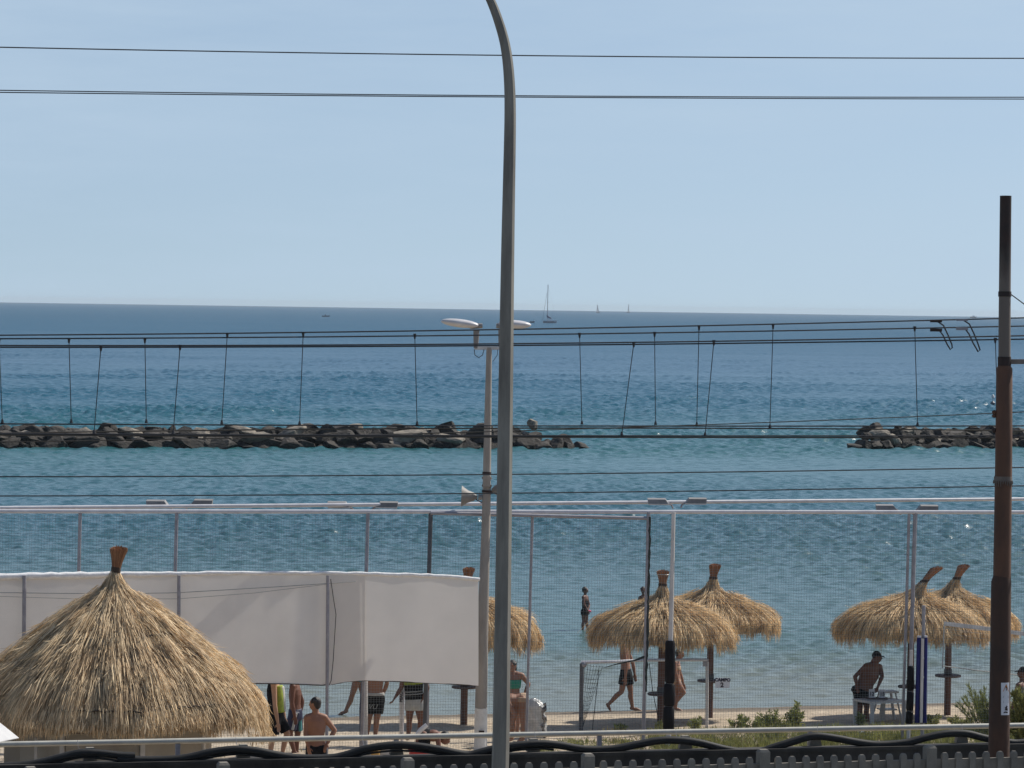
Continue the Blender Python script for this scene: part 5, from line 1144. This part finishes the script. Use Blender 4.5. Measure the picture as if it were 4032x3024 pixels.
    for c in clothes:
        kind, m = c[0], M[c[1]]; par = dict(c[2]) if len(c) > 2 else {}; mb = MB(); x_ = Vector(par.get('shift', (0, 0, 0)))
        if kind == 'shorts':
            f_ = par.get('len', 0.6); tp_ = par.get('top', 0.10); g = par.get('grow', 1.0)
            mb.loft([p + x_ for p in (pel - up * 0.13 * k, pel - up * 0.06 * k, pel + up * 0.02, pel + up * tp_)], [0.11 * k * g, 0.176 * k * bw * g, 0.180 * k * bw * g, 0.162 * k * bw * g], [0.10 * k * g, 0.130 * k * bw * g, 0.130 * k * bw * g, 0.118 * k * bw * g], rt, 20)
            for sd in 'LR':
                hp, kn = q('hip' + sd) + x_, q('kn' + sd) + x_; mb.tube([hp + (hp - kn).normalized() * 0.05, hp.lerp(kn, f_ * 0.4), hp.lerp(kn, f_)], [0.104 * k * g, 0.108 * k * g, 0.104 * k * g], 18)
        elif kind == 'top':
            a, b = par.get('span', (0.12, 0.98)); g = par.get('grow', 1.06); ts = [a + (b - a) * i / 5 for i in range(6)]
            mb.loft([pel.lerp(shm, t) + x_ for t in ts], [np.interp(t, [0, 0.36, 0.68, 0.9, 1.0], [0.17, 0.150, 0.172, 0.176, 0.14]) * k * bw * g for t in ts], [np.interp(t, [0, 0.36, 0.68, 0.9, 1.0], [0.122, 0.108, 0.12, 0.108, 0.085]) * k * bw * g for t in ts], rt, 20)
        elif kind == 'band':
            t = par['at']; h_ = par.get('h', 0.05); g = par.get('grow', 1.09)
            mb.loft([pel + up * (t - h_), pel + up * (t + h_)], [0.168 * k * bw * g] * 2, [0.122 * k * bw * g] * 2, rt, 20)
        elif kind == 'stripe':
            hp, kn = q('hip' + par['leg']), q('kn' + par['leg']); a = hp.lerp(kn, -0.1) + x_; b = hp.lerp(kn, par.get('len', 0.6)) + x_; mb.tube([a, b], par.get('rad', 0.03), 10)
        remesh(mb, par.get('name', {'shorts': 'shorts', 'top': 'vest', 'band': 'waistband', 'stripe': 'stripe'}[kind]), m, r, 0.012, 3)
    return r
dg_ = lambda px, py: depth(GR(px, py))
# walkers at the waterline
person('man in black shorts striding right along the waterline under the umbrella', dg_(2505, 2799), dict(head=(2464, 2494), shL=(2452, 2548, -.19), shR=(2464, 2548, .19), hipL=(2460, 2652, -.09), hipR=(2470, 2652, .09),
    elL=(2466, 2612, -.26), haL=(2462, 2668, -.26), elR=(2492, 2612, .22), haR=(2499, 2655, .2), knL=(2447, 2724, -.09), anL=(2394, 2776, -.09), toeL=(2403, 2797, -.09), knR=(2483, 2722, .09), anR=(2491, 2787, .09), toeR=(2522, 2797, .09)),
    'skin', (1, -.1, 0), (0.15, 1, 0), clothes=[('shorts', 'black_cloth', dict(len=0.62))])
person('tanned woman in a pale swimsuit walking right behind the black padded post', dg_(2668, 2799), dict(head=(2677, 2574), shL=(2656, 2610, -.16), shR=(2668, 2610, .16), hipL=(2661, 2682, -.08), hipR=(2665, 2682, .08),
    elL=(2660, 2648, -.22), haL=(2672, 2690, -.2), elR=(2678, 2650, .2), haR=(2690, 2690, .2), knL=(2692, 2727, -.08), anL=(2658, 2772, -.08), toeL=(2652, 2790, -.08), knR=(2668, 2737, .08), anR=(2660, 2788, .08), toeR=(2684, 2798, .08)),
    'skin', (1, -.2, 0), (0.15, 1, 0), bw=0.92, k=0.93, clothes=[('shorts', 'beige_cloth', dict(len=0.08, top=0.03, grow=0.96, name='bikini_bottom')), ('top', 'beige_cloth', dict(span=(0.6, 0.82), grow=1.05, name='bikini_top'))])
person('man walking left at the waterline, only his legs seen below the shade cloth', dg_(1345, 2818), dict(head=(1404, 2496), shL=(1412, 2552, .19), shR=(1418, 2552, -.19), hipL=(1416, 2656, .09), hipR=(1412, 2656, -.09),
    elL=(1420, 2612, .22), haL=(1412, 2664, .2), elR=(1425, 2612, -.24), haR=(1436, 2660, -.22), knR=(1386, 2738, -.09), anR=(1360, 2800, -.09), toeR=(1334, 2814, -.09), knL=(1430, 2738, .09), anL=(1446, 2796, .09), toeL=(1428, 2816, .09)),
    'skin', (-1, 0, 0), (-0.1, -1, 0), clothes=[('shorts', 'teal_cloth', dict(len=0.3))])
dw = depth(G(2306, 2478, 0))
person('child in dark swimwear wading in the shallows with a pink cloth at the hip', dw, dict(head=(2304, 2324), shL=(2297, 2352, -.12), shR=(2310, 2352, .12), hipL=(2299, 2408, -.06), hipR=(2306, 2408, .06), elL=(2300, 2380, -.18), haL=(2312, 2402, -.16), elR=(2320, 2382, .14), haR=(2314, 2404, .0),
    knL=(2298, 2446, -.06), anL=(2295, 2488, -.06), toeL=(2303, 2494, -.06), knR=(2309, 2444, .08), anR=(2318, 2484, .08), toeR=(2328, 2492, .08)), 'skin_dark', (1, -.3, 0), (0.2, 1, 0), bw=0.82, k=0.8,
    clothes=[('shorts', 'black_cloth', dict(len=0.35)), ('top', 'black_cloth', dict(span=(0.2, 0.8))), ('stripe', 'pink', dict(leg='R', len=0.12, shift=(0.09, -0.12, 0.02), rad=0.06, name='pink_cloth'))])
person('dark haired person wading in the shallows behind the dark net post', dw + 2, dict(head=(2532, 2324), shL=(2520, 2354, 0), shR=(2546, 2354, 0.1), hipL=(2526, 2412), hipR=(2540, 2412), elL=(2514, 2384), haL=(2517, 2408), elR=(2551, 2384), haR=(2548, 2408),
    knL=(2526, 2448), anL=(2526, 2486), toeL=(2528, 2492, -.1), knR=(2540, 2448), anR=(2541, 2486), toeR=(2542, 2492, -.1)), 'skin_dark', (-.2, -1, 0), bw=0.85, k=0.85, clothes=[('shorts', 'black_cloth', dict(len=0.4))])
# man at the table
person('heavy shirtless man in dark shorts and black cap stooping over the white table', td_ + 0.5, dict(head=(3454, 2586), neck=(3442, 2606), shL=(3410, 2622, -.14), shR=(3464, 2626, .14), hipL=(3378, 2722), hipR=(3410, 2724), elL=(3366, 2664, -.18), haL=(3374, 2700, -.22), elR=(3474, 2662, .05), haR=(3456, 2706, -.1),
    knL=(3387, 2785), anL=(3388, 2842), toeL=(3396, 2848, -.15), knR=(3413, 2786), anR=(3416, 2842), toeR=(3428, 2848, -.12)), 'skin_dark', (1, -.35, -.25), bw=1.46, hair='cap', clothes=[('shorts', 'black_cloth', dict(len=0.75, top=0.05, grow=1.02))])
# seated man at the right edge
person('man in a black cap and khaki shirt sitting behind the bush at the right edge', 69.0, dict(head=(4026, 2648), shL=(4010, 2700, -.15), shR=(4040, 2700, .17), hipL=(4030, 2812, -.08), hipR=(4046, 2812, .08), elL=(3998, 2756, -.2), haL=(3984, 2796, -.15), elR=(4026, 2760, .25), haR=(4000, 2800, .2),
    knL=(3964, 2820, -.1), anL=(3966, 2895, -.1), toeL=(3940, 2902, -.1), knR=(3976, 2822, .1), anR=(3980, 2897, .1), toeR=(3952, 2904, .1)), 'skin_dark', (-1, -.25, -.1), (0.2, 1, 0), hair='cap', clothes=[('top', 'olive_cloth', dict(span=(0.0, 0.97), name='shirt')), ('shorts', 'navy', dict(len=0.7))])
# women beside the lamp post
person('woman in a green bikini top with a hand on her hip beside the street lamp', 67.4, dict(head=(2017, 2622), shL=(1984, 2660), shR=(2054, 2660), hipL=(2004, 2748), hipR=(2036, 2748), elL=(1962, 2702), haL=(1974, 2738, -.12), elR=(2082, 2694, .06), haR=(2067, 2724, -.02),
    knL=(2004, 2822), anL=(2002, 2890), toeL=(2000, 2900, -.12), knR=(2036, 2822), anR=(2036, 2890), toeR=(2040, 2900, -.12)), 'skin', (-.5, -1, 0), bw=0.95, k=0.95, hair_long=0.16, clothes=[('top', 'green_cloth', dict(span=(0.42, 0.82), name='bikini_top')), ('shorts', 'black_cloth', dict(len=0.12, top=0.08, name='bikini_bottom'))])
person('tanned person bending down with arms hanging, between the street lamp and the wrapped stump', 66.3, dict(head=(1962, 2792), neck=(1975, 2770), shL=(1990, 2752, .12), shR=(1996, 2756, -.16), hipL=(2050, 2752, .1), hipR=(2058, 2756, -.1), elL=(2004, 2806, .1), haL=(2008, 2852, .08), elR=(2026, 2812, -.2), haR=(2014, 2850, -.22),
    knL=(2020, 2835, .1), anL=(2012, 2908, .1), toeL=(1996, 2918, .1), knR=(2058, 2836, -.1), anR=(2056, 2908, -.1), toeR=(2040, 2918, -.1)), 'skin', (-.8, 0, -.6), (0.1, -1, 0), clothes=[('shorts', 'beige_cloth', dict(len=0.1, top=0.03, grow=0.97, name='swim_briefs'))])
# players under the shade cloth
person('player in a black and neon yellow vest and black shorts, nearest the kiosk', 63.6, dict(head=(1104, 2622), shL=(1082, 2690, .16), shR=(1078, 2692, -.19), hipL=(1092, 2818, .1), hipR=(1086, 2818, -.1), elR=(1083, 2782, -.25), haR=(1094, 2846, -.22), elL=(1108, 2770, .22), haL=(1122, 2830, .2),
    knR=(1076, 2902, -.1), anR=(1064, 2976, -.1), toeR=(1080, 2990, -.1), knL=(1132, 2890, .1), anL=(1112, 2966, .1), toeL=(1134, 2980, .1)), 'skin_pale', (1, -.1, 0), (0.15, 1, 0),
    clothes=[('top', 'black_cloth', dict(span=(0.1, 1.0), grow=1.07, shift=(-.02, 0, 0))), ('top', 'neon', dict(span=(0.12, 0.95), grow=0.72, shift=(.085, -.05, 0), name='vest_panel')), ('top', 'grey_cloth', dict(span=(0.15, 0.92), grow=0.50, shift=(.125, -.04, 0), name='vest_stripe')), ('shorts', 'black_cloth', dict(len=0.86))])
person('shirtless deeply tanned player in dark shorts with pale side stripes', 64.8, dict(head=(1170, 2640), shL=(1168, 2702, .12), shR=(1152, 2704, -.17), hipL=(1168, 2812, .1), hipR=(1158, 2812, -.1), elR=(1150, 2768, -.24), haR=(1160, 2818, -.24), elL=(1190, 2762, .2), haL=(1182, 2812, .18),
    knR=(1142, 2884, -.1), anR=(1160, 2962, -.1), toeR=(1176, 2974, -.1), knL=(1172, 2890, .1), anL=(1168, 2968, .1), toeL=(1186, 2980, .1)), 'skin_dark', (1, -.2, 0), (0.2, 1, 0),
    clothes=[('shorts', 'navy', dict(len=0.85)), ('stripe', 'grey_cloth', dict(leg='R', len=0.84, shift=(0.035, -0.085, 0), rad=0.03)), ('stripe', 'teal_cloth', dict(leg='L', len=0.84, shift=(0.06, -0.085, 0), rad=0.035))])
person('shirtless man with short black hair seen from behind, head turned left', 59.6, dict(head=(1240, 2771), shL=(1210, 2826), shR=(1278, 2826), hipL=(1228, 2944), hipR=(1262, 2944), elL=(1203, 2888, -.06), haL=(1214, 2942, -.1), elR=(1318, 2876, .05), haR=(1290, 2926, -.05),
    knL=(1226, 3050), anL=(1226, 3142), toeL=(1222, 3152, .12), knR=(1264, 3050), anR=(1266, 3142), toeR=(1270, 3152, .12)), 'skin', (-1, .45, 0), clothes=[('shorts', 'black_cloth', dict(len=0.5, top=0.03))])
p5 = person('shirtless player in dark shorts with large pale letters, beside the navy padded post', 66.4, dict(head=(1478, 2580), shL=(1512, 2634), shR=(1444, 2634), hipL=(1493, 2752), hipR=(1462, 2752), elL=(1524, 2690, .05), haL=(1508, 2735, .2), elR=(1436, 2692), haR=(1440, 2745),
    knL=(1484, 2832), anL=(1477, 2902), toeL=(1478, 2912, -.12), knR=(1452, 2832), anR=(1444, 2902), toeR=(1440, 2912, -.12)), 'skin', (.2, -1, 0), clothes=[('shorts', 'black_cloth', dict(len=0.72, top=0.07, grow=1.04)), ('band', 'grey_cloth', dict(at=0.09, h=0.03, grow=1.04))])
sh_ = [c for c in p5.children if c.name.startswith('shorts')][0]
text('VU', 0.13, P(1470, 2780, 66.4) + Vector((0, -0.155, 0)), M['ink_grey'], sh_, Matrix.Rotation(math.pi / 2, 3, 'X') @ Matrix(((1, 0.3, 0), (0, 1, 0), (0, 0, 1))), ext=0.012)
person('player in a black vest with neon collar and light grey shorts, hand on hip', 66.5, dict(head=(1624, 2590), shL=(1656, 2648), shR=(1592, 2648), hipL=(1650, 2768), hipR=(1616, 2768), elL=(1684, 2708), haL=(1664, 2752, -.05), elR=(1580, 2708), haR=(1556, 2746, -.1),
    knL=(1656, 2838), anL=(1650, 2900), toeL=(1656, 2910, -.12), knR=(1611, 2838), anR=(1607, 2902), toeR=(1604, 2912, -.12)), 'skin_dark', (-.2, -1, 0),
    clothes=[('top', 'black_cloth', dict(span=(0.12, 0.62), grow=1.12)), ('top', 'neon', dict(span=(0.6, 0.98), grow=1.08, name='vest_collar')), ('shorts', 'grey_cloth', dict(len=0.42, grow=1.0)), ('band', 'ink_grey', dict(at=0.22, h=0.012, grow=1.07)), ('band', 'ink_grey', dict(at=0.17, h=0.012, grow=1.08))])
person('person kneeling low on the sand with one white foot sole raised', 63.6, dict(head=(1752, 2906), neck=(1738, 2900), shL=(1724, 2896, .16), shR=(1722, 2896, -.16), hipL=(1674, 2898, .1), hipR=(1670, 2898, -.1), elL=(1728, 2940, .2), haL=(1734, 2976, .2), elR=(1728, 2940, -.2), haR=(1732, 2976, -.2),
    knL=(1668, 2978, .1), anL=(1630, 2984, .1), toeL=(1612, 2986, .1), knR=(1650, 2968, -.12), anR=(1646, 2888, -.14), toeR=(1676, 2858, -.14)), 'skin_dark', (1, 0, -.5), (0, 1, 0), clothes=[('shorts', 'black_cloth', dict(len=0.4))])
fo = MB().tube([P(1641, 2893, 63.4), P(1655, 2876, 63.38), P(1681, 2854, 63.4)], [0.035, 0.045, 0.04], 12)
pk = [o for o in S.objects if o.get('label', '').startswith('person kneeling')][0]; part('white_sock', fo, M['white_cloth'], pk)

# ------------------------------------------------------------------ dune plants, shrubs, grass
def leaf_quads(mb, c, dirv, L, w, rnd):
    d_ = Vector(dirv).normalized(); s_ = d_.cross(Vector((rnd.gauss(0, 1), rnd.gauss(0, 1), rnd.gauss(0, 1)))).normalized() * w / 2
    c = Vector(c); mb.add([c, c + d_ * L * 0.5 + s_, c + d_ * L, c + d_ * L * 0.5 - s_], [(0, 1, 2, 3)])
def plant(px, py, h, spread, nst, label, seed, leaf='leaf', ln=0.09, lw=0.028, nl=40, group='green dune plants', name='dune_plant', base=None, fine=False):
    rnd = random.Random(seed); b = base if base is not None else GR(px, py); b = Vector(b)
    r = thing(name, label, 'plant', b, group); st = MB(); lf = MB()
    for i in range(nst):
        a = rnd.uniform(0, 6.283); sp = spread * rnd.random() ** 0.6; hh = h * rnd.uniform(0.45, 1.0) * (1 - 0.35 * (sp / spread) ** 2)
        p0 = b + Vector((math.cos(a) * sp * 0.25, math.sin(a) * sp * 0.25, -0.03)); p2 = b + Vector((math.cos(a) * sp, math.sin(a) * sp, hh)); p1 = p0.lerp(p2, 0.5) + Vector((0, 0, hh * 0.12))
        st.tube([p0, p1, p2], [0.008, 0.006, 0.003], 5, cap=False)
        for k in range(nl):
            t = rnd.uniform(0.15, 1.0) ** 0.8; q = p0.lerp(p1, t * 2) if t < 0.5 else p1.lerp(p2, t * 2 - 1)
            e = (p2 - p0).normalized() * (1.1 if fine else 0.5) + Vector((rnd.gauss(0, 1), rnd.gauss(0, 1), rnd.gauss(0.2, .7))) * (0.5 if fine else 0.9)
            leaf_quads(lf, q, e, ln * rnd.uniform(0.6, 1.25), lw * rnd.uniform(0.7, 1.2), rnd)
    part('stems', st, M['twig'], r); part('leaves', lf, M[leaf], r, False); return r
for i, (px, py, h, sp, ns, lab, lf) in enumerate((
    (2742, 2880, 0.34, 0.16, 9, 'small tufted green plant at the foot of the right goal post', 'leaf'),
    (2607, 2882, 0.20, 0.12, 7, 'small yellowish weed at the foot of the front umbrella pole', 'leaf_light'),
    (2440, 2884, 0.16, 0.22, 8, 'low grey green weed on the sand under the beach goal', 'leaf'),
    (2905, 2876, 0.32, 0.24, 12, 'bushy green dune plant below the CAMPO sign, leftmost of its row', 'leaf'),
    (2970, 2884, 0.34, 0.22, 14, 'leafy green dune plant second from the left in the row below the CAMPO sign', 'leaf'),
    (3030, 2880, 0.46, 0.26, 18, 'tall leafy dune plant in the middle of the row right of the CAMPO sign', 'leaf'),
    (3072, 2888, 0.30, 0.22, 14, 'low dune plant between the two tallest dune plants', 'leaf_light'),
    (3130, 2878, 0.58, 0.24, 20, 'tallest upright dune plant, rightmost of the row left of the table', 'leaf'),
    (3382, 2862, 0.28, 0.10, 8, 'small green weed growing at the left leg of the table', 'leaf'),
    (3665, 2862, 0.26, 0.34, 14, 'low grassy tuft at the foot of the blue padded post', 'leaf_light'),
    (3790, 2868, 0.24, 0.34, 14, 'low green plant on the sand left of the rusty mast', 'leaf_light'))):
    plant(px, py, h, sp, ns, lab, 100 + i, lf)
plant(3885, 2885, 1.0, 0.72, 30, 'feathery grey green shrub with sparse branches reaching left of the rusty mast', 301, 'leaf', 0.12, 0.012, 130, 'feathery shrubs by the mast', 'shrub', fine=True)
plant(3930, 2895, 0.80, 0.5, 26, 'dense green shrub close behind the rusty mast', 302, 'leaf', 0.11, 0.018, 120, 'feathery shrubs by the mast', 'shrub', fine=True)
plant(4058, 2960, 1.38, 0.46, 120, 'tall dense yellowish green shrub right of the rusty mast at the photo edge', 303, 'leaf_light', 0.12, 0.022, 130, 'feathery shrubs by the mast', 'shrub', fine=True)
# ground cover under the rail: low grass and creeping weeds, one mass
rnd = random.Random(5); mb = MB()
def patch(px0, px1, py0, py1, n, hmin, hmax, dens=None):
    for i in range(n):
        px, py = rnd.uniform(px0, px1), rnd.uniform(py0, py1)
        if noise.noise(Vector((px / 70, py / 18, 3))) < (dens if dens is not None else -0.05): continue
        r_ = ray(px, py); t = (0.51 - CAM_H) / r_.z; g = CAMP + r_ * t
        if not (7 < UV(g)[0] < U_WALL - 0.5): continue
        for k in range(7):
            c = g + Vector((rnd.gauss(0, .07), rnd.gauss(0, .07), -0.01)); e = Vector((rnd.gauss(0, .55), rnd.gauss(0, .55), 1)); leaf_quads(mb, c, e, rnd.uniform(hmin, hmax), rnd.uniform(0.008, 0.02), rnd)
patch(2560, 3900, 2882, 2990, 3600, 0.06, 0.20, -0.12); patch(3000, 4300, 2868, 2960, 2600, 0.06, 0.22, -0.12); patch(2130, 2600, 2920, 2985, 900, 0.04, 0.13, 0.0); patch(3950, 4400, 2850, 2960, 900, 0.08, 0.25, -0.4)
gc = mb.build('ground_cover', M['leaf_light'], None, (0, 0, 0), False); tag(gc, 'low green and straw coloured weeds creeping over the sand under the railing', None, None, 'stuff')
mb = MB(); rnd = random.Random(6)
patch(2300, 4300, 2885, 2985, 1300, 0.06, 0.20, 0.05); patch(0, 2200, 2925, 2990, 260, 0.03, 0.08, 0.1)
gc = mb.build('dry_grass', M['leaf_dry'], None, (0, 0, 0), False); tag(gc, 'sparse dry grass and straw scattered on the sand', None, None, 'stuff')

# ------------------------------------------------------------------ sea haze: pale even air round the camera and everything out to the horizon
mb = MB().box((0, 4400, 5.5), (24000, 9200, 16.0)); hz = mb.build('haze', bpy.data.materials.new('haze_air'), None, (0, 0, 0), False); tag(hz, None, None, None, 'stuff')
hm = hz.data.materials[0]; hm.use_nodes = True; hn = hm.node_tree.nodes; hn.remove(hn['Principled BSDF']); pv = hn.new('ShaderNodeVolumePrincipled')
pv.inputs['Color'].default_value = (0.80, 0.88, 0.95, 1); pv.inputs['Density'].default_value = 0.00006; pv.inputs['Anisotropy'].default_value = 0.0
hm.node_tree.links.new(pv.outputs[0], hn['Material Output'].inputs['Volume'])
